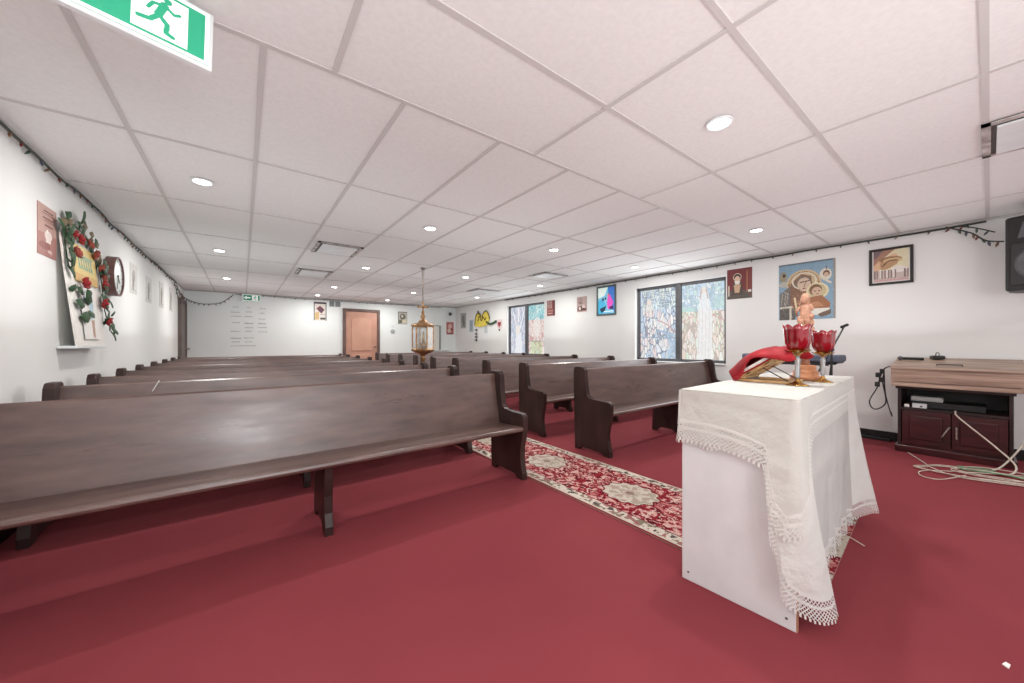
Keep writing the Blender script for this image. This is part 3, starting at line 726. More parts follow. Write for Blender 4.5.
# left wall pink poster
P = Pic(60, 72, (190, 146, 134)); P.rect(0, .55, 1, 1, (176, 116, 108)); P.ell(.55, .58, .2, .1, (226, 204, 196)); P.rect(.42, .5, .68, .72, (230, 212, 204)); P.ell(.5, .5, .06, .04, (240, 226, 220))
for y, x0, x1 in ((.10, .3, .8), (.15, .2, .85), (.24, .25, .8), (.29, .3, .9), (.38, .35, .8)): P.rect(x0, y, x1, y + .022, (110, 62, 56))
P.ell(.35, .8, .3, .08, (156, 92, 86)); P.poly([(.5, .86), (.7, .86), (.78, .93), (.55, .92)], (216, 180, 172)); P.noise(5)
poster('poster', P, 'L', 3.82, 4.12, 1.735, 2.085, 'dusty pink printed poster on the left wall before the floral board', 'poster')
# pale papers along left wall
for i, (a0, a1, z0, z1, lab) in enumerate(((6.28, 6.64, 1.75, 2.12, 'pale grey printed sheet on left wall just beyond the round clock'), (7.18, 7.56, 1.72, 2.09, 'second pale sheet past the clock on the left wall'),
        (8.2, 8.6, 1.73, 2.15, 'third pale sheet past the clock on the left wall'), (9.2, 9.55, 1.74, 2.18, 'last pale sheet on the left wall before the dark door'))):
    P = Pic(30, 36, (208, 206, 202)); P.ell(.5, .4, .22, .22, (164, 160, 156)); P.poly([(.3, .3), (.6, .55), (.5, .95), (.3, .8)], (140, 134, 130)); P.rect(.1, .86, .9, .9, (170, 166, 162)); P.noise(8)
    poster('printed_sheet', P, 'L', a0, a1, z0, z1, lab, 'picture', 'pale sheets along the left wall')
# icon tapestry: generic haloed mother and child
P = Pic(108, 138, (122, 160, 186)); P.rect(0, 0, 1, .03, (98, 116, 128)); P.rect(.965, 0, 1, 1, (150, 146, 138))
P.ell(.09, .23, .07, .10, (150, 138, 112)); P.ell(.1, .2, .03, .03, (70, 60, 50)); P.ell(.12, .36, .12, .05, (176, 172, 160))
P.ell(.46, .37, .31, .24, (196, 170, 130)); P.ell(.46, .37, .28, .215, (150, 112, 72)); P.ell(.46, .38, .25, .20, (198, 170, 126))
P.poly([(.02, .52), (.28, .36), (.36, .6), (.3, 1), (.02, 1)], (112, 106, 100)); P.poly([(.22, .36), (.42, .2), (.6, .26), (.62, .5), (.5, .8), (.22, .9)], (134, 92, 70))
P.poly([(.26, .42), (.40, .24), (.58, .28), (.6, .42), (.46, .46)], (120, 108, 96)); P.ring(.47, .33, .22, .15, .12, (216, 206, 186))
P.ell(.47, .39, .12, .12, (206, 176, 150), rot=.4); P.line([(.40, .35), (.56, .33)], .012, (92, 62, 50)); P.line([(.5, .36), (.47, .43)], .008, (150, 108, 84)); P.ell(.47, .46, .03, .012, (150, 76, 66))
P.poly([(.02, .8), (.24, .76), (.34, .9), (.3, 1), (.02, 1)], (94, 90, 84)); P.line([(.04, .78), (.24, .77)], .02, (206, 200, 178)); P.line([(.22, .78), (.22, 1)], .02, (206, 200, 178))
for x in (.08, .14, .18): P.line([(x, .5), (x - .03, .72)], .008, (164, 158, 148))
P.ell(.70, .52, .19, .14, (220, 206, 160)); P.ell(.70, .52, .155, .115, (196, 178, 130)); P.ell(.67, .50, .11, .095, (124, 88, 60)); P.ell(.69, .53, .085, .075, (208, 170, 138)); P.rect(.64, .515, .68, .53, (70, 48, 40)); P.rect(.71, .515, .75, .53, (70, 48, 40)); P.ell(.7, .57, .025, .008, (150, 90, 76))
P.poly([(.56, .62), (.78, .6), (.92, .74), (.9, .86), (.6, .84), (.5, .74)], (168, 104, 66)); P.poly([(.56, .72), (.72, .7), (.8, .78), (.6, .8)], (196, 132, 90)); P.poly([(.55, .82), (.9, .82), (.92, .88), (.72, .94), (.55, .9)], (226, 222, 210)); P.poly([(.7, .92), (.92, .84), (.93, .92), (.76, .97)], (116, 92, 74))
P.poly([(.36, .66), (.46, .7), (.5, .9), (.36, .84)], (176, 116, 82)); P.line([(.3, .62), (.34, .84), (.44, .8)], .02, (222, 196, 150))
P.ell(.84, .25, .10, .10, (214, 206, 186)); P.ell(.85, .24, .055, .055, (110, 74, 56)); P.ell(.85, .26, .04, .04, (206, 168, 140)); P.line([(.76, .3), (.92, .4)], .02, (210, 198, 172)); P.line([(.85, .12), (.85, .17)], .008, (120, 96, 90))
for k in range(60):
    a = rng.uniform(-1.4, 1.2); x, y = .04 + .52 * rng.random(), .45 + .52 * rng.random(); L_ = rng.uniform(.04, .12)
    P.line([(x, y), (x + L_ * math.cos(a) * .5, y + L_ * abs(math.sin(a)))], .004, tuple(P.a[min(137, int(y * 138)), min(107, int(x * 108))] + rng.choice([-34, 34])))
for k in range(28):
    a = PI + PI * k / 28; P.line([(.46 + .25 * math.cos(a), .37 + .19 * math.sin(a)), (.46 + .30 * math.cos(a), .37 + .235 * math.sin(a))], .004, (226, 206, 160))
P.noise(9)
poster('icon_tapestry', P, 'R', 1.77, 1.17, 1.445, 2.21, 'large blue and brown icon hanging of a haloed mother and child', 'picture')
# picture with black frame, domes
P = Pic(84, 92, (222, 212, 170)); P.poly([(0, 0), (.62, 0), (.2, .32), (0, .5)], (170, 120, 96)); P.poly([(0, 0), (.3, 0), (.08, .25), (0, .2)], (120, 96, 100)); P.poly([(0, .5), (.2, .3), (.6, .12), (.7, .2), (.2, .6), (0, .7)], (220, 172, 130))
P.ell(.5, .3, .3, .09, (150, 104, 66)); P.ell(.55, .33, .26, .07, (214, 178, 122)); P.poly([(.2, .36), (.72, .34), (.66, .46), (.4, .6), (.24, .6)], (190, 142, 96)); P.line([(.28, .5), (.44, .34), (.66, .33)], .018, (112, 72, 48))
P.rect(0, .62, 1, 1, (196, 176, 166)); P.ell(.72, .62, .22, .1, (226, 216, 208))
for x in (.05, .12, .25, .33, .42, .5, .6, .85, .93): P.rect(x, .62, x + .04, .88, (134, 112, 106))
for x in (.2, .38, .56): P.rect(x, .6, x + .05, .86, (222, 212, 206))
P.rect(.0, .9, 1, 1, (206, 160, 158)); P.rect(0, .0, .03, 1, (226, 224, 220)); P.rect(.97, 0, 1, 1, (226, 224, 220)); P.rect(0, .97, 1, 1, (226, 224, 220)); P.noise(8)
framed('framed_picture', P, 'R', .865, .51, 1.81, 2.235, .026, mat('black_frame', rgb(34, 26, 24), .35, noise=(10, (1, 1, 1), rgb(24, 18, 17), 2)), 'black framed cream and brown print of a dome, near the loudspeaker', 'picture')
# red-brown poster with saint
P = Pic(60, 80, (126, 50, 52)); P.rect(0, .72, 1, 1, (92, 84, 76)); P.ell(.42, .28, .17, .13, (214, 190, 160)); P.ell(.42, .28, .14, .105, (60, 46, 42)); P.ell(.42, .33, .10, .09, (222, 184, 152)); P.poly([(.26, .42), (.58, .42), (.68, .88), (.2, .88)], (84, 70, 62)); P.poly([(.3, .4), (.54, .4), (.5, .52), (.34, .52)], (232, 222, 210)); P.poly([(.28, .54), (.56, .54), (.5, .8), (.32, .8)], (206, 166, 128)); P.rect(.78, .1, .84, .8, (176, 108, 72)); P.rect(.9, .08, .94, .95, (150, 74, 60)); P.rect(.05, .55, .1, .9, (214, 200, 180)); P.rect(.85, .72, .97, .8, (230, 226, 220)); P.noise(6)
poster('poster', P, 'R', 2.44, 2.10, 1.80, 2.255, 'dark red saint poster between the large window and the icon', 'poster')
# lit blue and pink picture
P = Pic(60, 76, (120, 190, 220)); P.poly([(0, 0), (.6, 0), (.4, .3), (0, .4)], (222, 240, 232)); P.poly([(.6, 0), (1, 0), (1, 1), (.8, .8), (.62, .3)], (64, 120, 200)); P.poly([(0, .5), (.3, .4), (.5, .7), (.3, 1), (0, 1)], (70, 176, 214)); P.ell(.3, .45, .07, .06, (30, 50, 70)); P.ell(.45, .42, .05, .05, (36, 60, 80)); P.poly([(.6, .3), (.72, .28), (.92, .6), (.78, .8), (.6, .85), (.54, .6)], (226, 84, 190)); P.ell(.62, .3, .05, .06, (220, 120, 110)); P.poly([(.1, .8), (.5, .7), (.4, .92), (.2, .95)], (24, 50, 80)); P.poly([(.7, .74), (.92, .72), (.9, .84), (.7, .85)], (66, 26, 70)); P.rect(.35, .9, .95, .94, (210, 230, 240)); P.noise(12)
framed('framed_picture', P, 'R', 4.99, 4.50, 1.70, 2.31, .035, mat('grey_frame', rgb(86, 100, 104), .4, noise=(10, (1, 1, 1), rgb(74, 86, 90), 2)), 'grey framed vivid blue and pink picture left of the large window', 'picture', M_lit)
# small posters on the right wall
P = Pic(30, 36, (186, 154, 150)); lines(P, .1, .6, (.08, .16, .24, .34, .42), (120, 90, 88), .04); P.ell(.35, .78, .3, .16, (84, 46, 44)); P.ell(.3, .78, .12, .12, (230, 210, 200)); P.ell(.68, .7, .14, .16, (224, 200, 192)); P.ell(.7, .84, .26, .08, (100, 50, 48)); P.noise(6)
poster('poster', P, 'R', 5.56, 5.27, 1.82, 2.155, 'small pinkish poster with two round white shapes, between the two windows', 'poster')
P = Pic(30, 36, (150, 74, 70)); P.rect(.08, .06, .6, .5, (196, 156, 146)); lines(P, .1, .58, (.1, .2, .3, .4), (128, 60, 58), .04); P.rect(.1, .6, .75, .72, (190, 120, 110)); P.rect(.78, 0, 1, 1, (110, 48, 50)); P.rect(.15, .8, .7, .86, (214, 180, 170)); P.noise(6)
poster('poster', P, 'R', 6.55, 6.27, 1.79, 2.165, 'brick red poster just right of the smaller window', 'poster')
P = Pic(24, 40, (176, 180, 178)); P.rect(.1, .05, .9, .95, (160, 164, 158)); P.ell(.5, .4, .25, .25, (120, 122, 114)); P.poly([(.4, .5), (.8, .6), (.7, .95), (.5, .9)], (104, 104, 96)); P.noise(8)
poster('poster', P, 'R', 10.93, 10.56, 1.63, 2.15, 'tall grey green sheet on the right wall nearest the far corner', 'poster')
P = Pic(24, 40, (178, 192, 200)); P.rect(.15, .1, .85, .9, (150, 168, 178)); lines(P, .2, .8, (.2, .35, .5, .65, .8), (120, 138, 148), .05); P.noise(6)
poster('poster', P, 'R', 10.34, 10.08, 1.49, 1.89, 'small pale blue sheet left of the yellow garland', 'poster')
P = Pic(20, 24, (196, 204, 204)); lines(P, .2, .8, (.2, .45, .7), (160, 176, 178), .08); P.noise(4)
poster('poster', P, 'R', 9.42, 9.25, 1.43, 1.66, 'tiny pale sheet below the yellow garland', 'poster')
# heart pennant
t = thing('heart_pennant', 'small white pennant with a red heart beside the smaller window', 'pennant', (XR, 8.60, 1.66))
obj('pennant', prism(bmesh.new(), [(-.14, .16), (.14, .16), (.13, -.05), (0, -.17), (-.13, -.05)], 'x', -.006, -.001), mat('pennant_pink', rgb(222, 204, 204), .7, noise=(20, (1, 1, 1), rgb(212, 192, 192), 2)), t)
hp = [(.085 * math.sin(a) ** 3, .02 + .006 * (13 * math.cos(a) - 5 * math.cos(2 * a) - 2 * math.cos(3 * a) - math.cos(4 * a))) for a in [2 * PI * i / 24 for i in range(24)]]
obj('heart', prism(bmesh.new(), hp, 'x', -.010, -.006), mat('heart_red', rgb(160, 56, 60), .6, noise=(20, (1, 1, 1), rgb(140, 44, 48), 2)), t)
obj('ribbon', tube(bmesh.new(), [(-.005, .03, -.13), (-.008, 0, -.16), (-.005, -.04, -.14)], .014, 6), M_wire, t)
# yellow garland banner
t = thing('yellow_banner', 'yellow scalloped paper banner with dark scrolls and hanging letters', 'banner', (XR - .022, 9.45, 1.72))
pts = [(.50, -.05), (.46, .20), (.36, .32), (.22, .34), (.10, .26), (.0, .33), (-.16, .38), (-.28, .30), (-.34, .16), (-.30, .0), (-.14, -.06), (.2, -.09)]
obj('paper', prism(bmesh.new(), pts, 'x', -.006, -.001), mat('yellow_paper', rgb(232, 214, 96), .7, noise=(8, (1, 1, 1), rgb(220, 198, 76), 2)), t)
bm = bmesh.new()
for c_ in ([(.50, -.02), (.45, .2), (.36, .34), (.22, .35), (.12, .24)], [(.06, .2), (-.02, .34), (-.16, .40), (-.30, .30), (-.36, .14)], [(.3, .1), (.2, .26), (.1, .1), (0, .22), (-.1, .12), (-.18, .2)], [(.24, .3), (.3, .42), (.34, .38)]): tube(bm, [(-.010, *p) for p in c_], .016, 6, 5)
obj('scrollwork', bm, mat('scroll_brown', rgb(112, 96, 50), .6, noise=(20, (1, 1, 1), rgb(92, 78, 40), 2)), t)
bm = bmesh.new(); tube(bm, [(-.012, -.2, .06), (-.02, -.4, -.02), (-.012, -.62, .02), (-.012, -.72, .06)], .030, 6, 5); obj('dark_leaf_spray', bm, M_leaf, t)
for k, zz in enumerate((-.14, -.26, -.36, -.46)): obj('letter', prism(bmesh.new(), [(.36 + .03 * (k % 2), zz), (.52, zz - .02), (.50, zz - .05), (.42, zz - .045), (.44, zz - .08), (.36, zz - .07)], 'x', -.006, -.001), M_dgrey, t)

# back wall
P = Pic(44, 72, (226, 220, 212)); P.rect(.0, 0, 1, .1, (62, 52, 60)); P.rect(0, 0, .07, 1, (80, 70, 72)); P.rect(.93, 0, 1, 1, (80, 70, 72)); P.poly([(.2, .35), (.5, .2), (.85, .4), (.6, .62), (.4, .5)], (136, 60, 66)); P.ell(.55, .42, .18, .1, (96, 66, 90)); P.poly([(.1, .6), (.4, .5), (.42, .95), (.1, .95)], (214, 176, 110)); P.rect(.5, .84, .9, .95, (90, 84, 84)); P.rect(.5, .64, .9, .7, (190, 184, 178)); P.noise(8)
poster('poster', P, 'B', 1.58, 1.90, 1.76, 2.28, 'white poster with a dark border and red figure, left of the door', 'poster')
P = Pic(40, 56, (190, 188, 178)); P.rect(0, 0, 1, .06, (100, 98, 90)); P.rect(0, 0, .07, 1, (112, 110, 100)); P.ell(.5, .4, .3, .25, (110, 104, 92)); P.ell(.45, .36, .12, .12, (216, 206, 190)); P.rect(.5, .6, .92, .9, (222, 214, 180)); P.rect(.1, .65, .4, .92, (110, 116, 96)); P.noise(10)
poster('poster', P, 'B', 3.95, 4.25, 1.73, 2.13, 'grey green poster on the back wall right of the door', 'poster')
P = Pic(36, 50, (196, 110, 106)); P.ell(.5, .35, .25, .2, (226, 180, 170)); P.ell(.4, .7, .25, .16, (222, 196, 188)); P.rect(.1, .88, .9, .95, (150, 70, 70)); P.ell(.7, .6, .15, .1, (160, 60, 62)); P.noise(8)
poster('poster', P, 'B', 5.64, 5.92, 1.43, 1.86, 'salmon red poster near the right end of the back wall', 'poster')
def small_vent(x0, x1, z0, z1):
    t = thing('wall_vent', 'pair of small grey wall grilles above the poster beside the door', 'vent', ((x0 + x1) / 2, YB, (z0 + z1) / 2))
    w = (x1 - x0) / 2; h = (z1 - z0) / 2
    for s_ in (-1, 1): obj('grille', B(s_ * w / 2 - w * .44, s_ * w / 2 + w * .44, -.012, -.001, -h, h, bev=.002), mat('vent_grey', rgb(170, 178, 178), .5, noise=(10, (1, 1, 1), rgb(160, 168, 168), 2)), t)
    bm = bmesh.new()
    for s_ in (-1, 1):
        for k in range(5): box(bm, s_ * w / 2 - w * .38, s_ * w / 2 + w * .38, -.018, -.012, -h * .8 + k * h * .36, -h * .8 + k * h * .36 + .012)
    obj('louvres', bm, M_dgrey, t)
small_vent(1.96, 2.27, 2.17, 2.33)
t = thing('thermostat', 'white round thermostat and switch right of the back door', 'thermostat', (3.78, YB, 1.55))
obj('cover', B(-.045, .035, -.02, .0, .09, .17, bev=.006), M_white, t)
bm = bmesh.new(); bmesh.ops.create_cone(bm, cap_ends=True, segments=20, radius1=.07, radius2=.06, depth=.03, matrix=Matrix.Translation((0, -.016, -.05)) @ Matrix.Rotation(PI / 2, 4, 'X')); obj('dial', bm, mat('dial_grey', rgb(180, 184, 184), .4, noise=(10, (1, 1, 1), rgb(160, 164, 164), 2)), t)
t = thing('security_camera', 'small security camera high near the right end of back wall', 'camera', (5.74, YB, 2.16))
obj('mount', tube(bmesh.new(), [(0, -.001, .04), (0, -.06, .03), (0, -.09, 0)], .014, 8), M_white, t)
bm = bmesh.new(); sphere(bm, (0, -.10, -.03), .06); obj('dome', bm, M_dgrey, t, True)
# faint wall lettering in three columns
t = thing('wall_lettering', 'faint grey lettering in three columns under the exit sign', 'lettering', (0, YB, 0))
M_let = mat('faint_grey_letters', rgb(186, 192, 192), .7, noise=(30, (1, 1, 1), rgb(170, 176, 176), 2)); M_let2 = mat('darker_grey_letters', rgb(146, 152, 152), .7, noise=(30, (1, 1, 1), rgb(132, 138, 138), 2))
for cx, rows in ((-.14, [(2.03, .12, 0), (1.90, .18, 0), (1.80, .2, 0), (1.64, .14, 0), (1.42, .2, 0), (1.25, .2, 1), (1.16, .16, 0), (1.06, .2, 0)]), (.12, [(2.03, .08, 0), (1.92, .12, 0), (1.80, .18, 0), (1.63, .18, 1), (1.52, .16, 0), (1.43, .14, 0), (1.26, .2, 0), (1.16, .14, 0), (1.06, .28, 0)]), (.40, [(2.02, .1, 0), (1.9, .1, 0), (1.75, .14, 0), (1.63, .16, 1), (1.53, .18, 0), (1.42, .18, 0)])):
    for z, w, dk in rows:
        bm = bmesh.new(); x = cx - w / 2
        while x < cx + w / 2:
            ww = random.uniform(.008, .022); box(bm, x, x + ww, YB - .003 - YB, -.001, z - .012, z + random.uniform(.004, .014)); x += ww + .007
        obj('word_line', bm, M_let2 if dk else M_let, t)

# exit signs
def man(P, ox, oy, sx, sy, col):
    L = lambda pts, t: P.line([(ox + x * sx, oy + y * sy) for x, y in pts], t * sx, col)
    P.ell(ox + .62 * sx, oy + .10 * sy, .075 * sx, .075 * sx * P.w / P.h, col)
    L([(.56, .22), (.46, .50)], .075); L([(.46, .50), (.62, .66), (.60, .86), (.72, .90)], .05); L([(.46, .52), (.32, .70), (.12, .74)], .05)
    L([(.58, .24), (.74, .34), (.84, .28)], .035); L([(.54, .24), (.36, .28), (.28, .44)], .035)
def exit_pic(w, h, left_arrow=True):
    G = (50, 164, 126); Wt = (238, 246, 240); P = Pic(w, h, Wt); P.rect(.03, .06, .97, .94, G)
    P.rect(.52, .10, .86, .90, Wt); man(P, .52, .12, .34, .76, G)
    P.poly([(.06, .5), (.22, .2), (.22, .38), (.44, .38), (.44, .62), (.22, .62), (.22, .8)], Wt)
    return P
er = Vector((math.cos(R(13)), math.sin(R(13)), 0)); ec = Vector((-.091, 1.744, 0)) - er * .22
t = thing('exit_sign', 'large green running man exit sign hanging from the ceiling overhead', 'exit sign', (ec.x, ec.y, 2.15), R(13))
t.rotation_euler = (0, R(1.5), R(13))
obj('housing', B(-.22, .22, 0.004, .028, 0, .215, bev=.003), M_white, t)
pic_mesh('sign_face', exit_pic(240, 116), .415, .19, (0, .003, .1095), (1, 0, 0), M_exit, t, th=.004)
obj('ceiling_plate', B(-.15, .15, -.02, .06, .214, .231, bev=.003), M_white, t)
t = thing('exit_sign', 'small green exit sign on the far back wall', 'exit sign', (.18, YB, 2.18))
obj('housing', B(-.20, .20, -.05, -.001, 0, .19, bev=.004), M_white, t)
P = exit_pic(60, 28); P.a = np.where(P.a < 200, P.a * .75, P.a)
pic_mesh('sign_face', P, .36, .155, (0, -.051, .095), (1, 0, 0), M_exit, t, th=.004)

# ------------------------------------------------------------------ floral board
t = thing('floral_board', 'white arched board trimmed with red roses and green leaves', 'decoration', (XL, 4.11, 1.11))
def bx(y, z):   # distance from the wall grows towards the bottom
    return .012 + .085 * (1 - z / .98)
outline = [(.04, 0), (.74, 0), (.82, .5), (.84, .78), (.76, .90), (.56, .97), (.30, .98), (.10, .93), (.01, .84), (.0, .6)]
bm = bmesh.new(); A = [bm.verts.new((bx(y, z), y, z)) for y, z in outline]; Bk = [bm.verts.new((bx(y, z) - .010, y, z)) for y, z in outline]
bm.faces.new(A); bm.faces.new(Bk[::-1])
for i in range(len(A)): bm.faces.new([A[i], Bk[i], Bk[(i + 1) % len(A)], A[(i + 1) % len(A)]])
obj('board', bm, M_paper, t)
obj('ledge', B(0.0005, .10, .02, .76, -.022, -.001, bev=.003), M_white, t)
P = Pic(70, 50, (238, 206, 112))
for k in range(6): P.line([(.18 + k * .11, .3), (.24 + k * .11, .62)], .02, (96, 160, 130)); P.line([(.24 + k * .11, .3), (.18 + k * .11, .62)], .014, (110, 176, 140))
P.rect(.14, .24, .86, .28, (120, 180, 150)); P.rect(0, .78, 1, 1, (230, 178, 92)); P.noise(6)
o = pic_mesh('yellow_label', P, .52, .30, (.048, .42, .66), (0, 1, 0), M_print, t, th=.004, up=(-.085, 0, .98)); 
P = Pic(50, 60, (240, 238, 232)); P.poly([(.5, .05), (.8, .1), (.75, .6), (.5, .62)], (168, 206, 220)); P.line([(.15, .1), (.22, .3), (.3, .12)], .025, (70, 96, 120)); P.line([(.38, .1), (.42, .4)], .025, (70, 96, 120)); P.poly([(.55, .65), (.75, .62), (.68, .98), (.55, .95)], (196, 150, 126)); P.noise(4)
pic_mesh('painted_figure', P, .36, .44, (.082, .38, .27), (0, 1, 0), M_print, t, th=.003, up=(-.085, 0, .98))
def leaf_bm(ln, wd):
    bm = bmesh.new(); n = 6; L_ = []; Rr = []; Mv = []
    for i in range(n + 1):
        q = i / n; w = wd * math.sin(PI * q) ** .8; z = .010 * math.sin(PI * q)
        L_.append(bm.verts.new((z - .004, -w, q * ln))); Mv.append(bm.verts.new((z + .004, 0, q * ln))); Rr.append(bm.verts.new((z - .004, w, q * ln)))
    for i in range(n):
        for a, b in ((L_, Mv), (Mv, Rr)):
            try: bm.faces.new([a[i], b[i], b[i + 1], a[i + 1]])
            except Exception: pass
    return bm
def rose_bm():
    bm = bmesh.new(); rr = random.Random(3)
    sphere(bm, (.02, 0, 0), .020, 10)
    for ring, (r, n, tl) in enumerate(((.018, 4, .2), (.028, 5, .6), (.036, 6, 1.0))):
        for i in range(n):
            a = 2 * PI * i / n + ring * .6; M = Matrix.Translation((.012, 0, 0)) @ Matrix.Rotation(a, 4, 'X') @ Matrix.Translation((0, 0, r)) @ Matrix.Rotation(tl, 4, 'Y') 
            bmesh.ops.create_uvsphere(bm, u_segments=8, v_segments=5, radius=.020, matrix=M @ Matrix.Diagonal((.35, 1, .9, 1)))
    return bm
lm0 = obj('leaf', leaf_bm(.10, .026), M_leaf, t, True); rm0 = obj('rose', rose_bm(), M_rose, t, True)
lmb = obj('leaf', leaf_bm(.10, .030), M_leafb, t, True); rmb = obj('rose', rose_bm(), M_roseo, t, True)
spots_l = []
rl = random.Random(11)
arc = [(0.03, .60), (.02, .72), (.04, .83), (.10, .91), (.22, .95), (.36, .95), (.50, .93), (.62, .88), (.72, .80), (.78, .70), (.80, .58), (.80, .47), (.78, .36), (.82, .26), (.84, .18)]
first = {id(lm0): True, id(lmb): True}
def put(src, y, z, rot, s, off=.02):
    o = src if src.get('used') is None else src.copy()
    if src.get('used') is None: src['used'] = 1
    else:
        C.objects.link(o); o.parent = t
    o.location = (bx(y, max(0, min(z, .98))) + off, y, z); o.rotation_euler = (rot, rl.uniform(-.4, .4), 0); o.scale = (s, s, s)
for i, (y, z) in enumerate(arc):
    for k in range(5):
        src = lmb if (3 <= i <= 8 and k % 2) else lm0
        put(src, y + rl.uniform(-.04, .04), z + rl.uniform(-.05, .05), rl.uniform(0, 6.28), rl.uniform(.75, 1.3), .012 + rl.random() * .03)
for y, z, s in ((.28, .34, 1.7), (.4, .36, 1.5), (.2, .3, 1.5), (.3, .22, 1.8), (.42, .26, 1.4), (.1, .45, 1.2), (.22, .4, 1.1)): put(lm0, y, z, rl.uniform(.8, 2.2), s, .02)
for y, z, k, s in ((.26, .85, 0, .95), (.14, .72, 1, 1.0), (.50, .86, 1, .85), (.62, .80, 1, .9), (.72, .70, 1, .85), (.24, .50, 0, 1.05), (.76, .55, 0, .95), (.68, .38, 0, 1.0), (.76, .22, 0, .85), (.14, .86, 0, .8), (.78, .62, 1, .8)): put(rmb if k else rm0, y, z, rl.uniform(0, 6), s, .03)
for o in (lm0, lmb, rm0, rmb): 
    if 'used' in o: del o['used']
for o in list(t.children):
    if 'used' in o: del o['used']
obj('vine', tube(bmesh.new(), [(bx(y, z) + .012, y, z) for y, z in arc], .004, 5, 4), M_leaf, t)

# clock
t = thing('wall_clock', 'deep brown rimmed round wall clock beside the floral board', 'clock', (XL, 5.42, 1.815), 0)
def drum(r0, r1, x0, x1, n=40):
    bm = bmesh.new(); rs = []
    for r, x in ((r0, x0), (r0, x1), (r1, x1), (r1, x1 - .012)): rs.append([bm.verts.new((x, r * math.cos(2 * PI * i / n), r * math.sin(2 * PI * i / n))) for i in range(n)])
    for k in range(3):
        for i in range(n): bm.faces.new([rs[k][i], rs[k][(i + 1) % n], rs[k + 1][(i + 1) % n], rs[k + 1][i]])
    bm.faces.new(rs[0]); return bm
obj('rim', drum(.202, .185, .001, .078), M_clockrim, t)
P = Pic(64, 64, (228, 230, 228)); 
for k in range(12): a = k * PI / 6; P.line([(.5 + .40 * math.cos(a), .5 + .40 * math.sin(a)), (.5 + .45 * math.cos(a), .5 + .45 * math.sin(a))], .012, (90, 90, 92))
bm = bmesh.new(); cc = [bm.verts.new((.064, .186 * math.cos(2 * PI * i / 40), .186 * math.sin(2 * PI * i / 40))) for i in range(40)]; bm.faces.new(cc); obj('dial', bm, mat('clock_dial', rgb(226, 230, 228), .3, noise=(5, (1, 1, 1), rgb(216, 222, 220), 2)), t)
for k in range(12): obj('hour_mark', B(.064, .066, -.004, .004, .15, .175, mtx=Matrix.Rotation(k * PI / 6, 4, 'X')), M_dgrey, t)
obj('hour_hand', B(.066, .069, -.006, .006, -.02, .09, mtx=Matrix.Rotation(R(-130), 4, 'X')), M_black, t)
obj('minute_hand', B(.069, .072, -.004, .004, -.02, .14, mtx=Matrix.Rotation(R(-200), 4, 'X')), M_black, t)

# ------------------------------------------------------------------ ceiling fittings
dl = thing('downlight', 'x', 'ceiling light', (0, 0, ZC), 0, 'recessed downlights in the ceiling')
obj('lens', lathe(bmesh.new(), [(.058, -.006), (.056, -.010), (.001, -.012)], 28), M_lens, dl)
bm = bmesh.new(); lathe(bm, [(.060, -.004), (.066, -.010), (.078, -.008), (.080, -.002)], 28); obj('trim_ring', bm, M_white, dl)
DL = [(2.16, .92, 'nearest the camera above the altar side'), (4.54, 1.55, 'over the front of the window side above the icon'),
      (-.25, 3.65, 'by the left wall above the floral board'), (1.63, 3.65, 'above the second left pew near the aisle'), (3.33, 3.5, 'right of the aisle in the nearest row over the pews'), (5.15, 3.5, 'closest to the large window'),
      (-.25, 6.23, 'second from camera in the column along the left wall'), (1.63, 6.2, 'just right of the nearest left slot vent'), (3.37, 5.95, 'right of the hanging lantern chain'), (5.15, 5.85, 'between the two right side slot vents'),
      (-.25, 8.82, 'third from camera in the column along the left wall'), (1.63, 8.76, 'just beyond the farther left slot vent'), (3.38, 8.56, 'behind the lantern in the third row'), (5.11, 8.4, 'near the smaller window in the third row'),
      (1.56, 10.5, 'in the last row above the back wall poster'), (3.36, 10.5, 'in the last row above the back door'),
      ]
for i, (x, y, lab) in enumerate(DL):
    o = dl if i == 0 else dup(dl, (x, y, ZC))
    o.scale = (.88, .88, 1); o.location = (x, y, ZC - .001); o['label'] = 'lit round ceiling downlight ' + lab
def slot_vent(x0, x1, y0, y1, label):
    t = thing('ceiling_vent', label, 'vent', ((x0 + x1) / 2, (y0 + y1) / 2, ZC), 0, 'square slot vents in the ceiling')
    w, d = (x1 - x0) / 2, (y1 - y0) / 2
    obj('recess', B(-w, w, -d, d, -.003, .0), mat('vent_recess', rgb(84, 76, 74), .6, noise=(10, (1, 1, 1), rgb(70, 63, 61), 2)), t)
    bm = bmesh.new(); 
    for a in ((-w, -w + .035, -d, d), (w - .035, w, -d, d), (-w, w, -d, -d + .035), (-w, w, d - .035, d)): box(bm, a[0], a[1], a[2], a[3], -.012, -.003)
    obj('frame', bm, mat('vent_frame', rgb(206, 200, 198), .5, noise=(10, (1, 1, 1), rgb(134, 124, 120), 2)), t)
    obj('centre_plate', B(-w + .055, w - .055, -d + .055, d - .055, -.022, -.010, bev=.004), M_white, t)
    for sx in (-1, 1): obj('hanger', B(sx * .1 - .01, sx * .1 + .01, -.01, .01, -.012, -.003), M_dgrey, t)
slot_vent(.74, 1.27, 4.93, 5.53, 'square slot vent left of the lantern, nearer of the left pair')
slot_vent(.74, 1.27, 6.92, 7.52, 'square slot vent left of the lantern, farther of the left pair')
slot_vent(4.25, 4.80, 4.68, 5.15, 'square slot vent over the right pews, nearer of the right pair')
slot_vent(4.30, 4.93, 7.05, 7.55, 'square slot vent over the right pews, farther of the right pair')
slot_vent(3.38, 3.98, -.60, .03, 'square slot vent at the right edge above the loudspeaker')

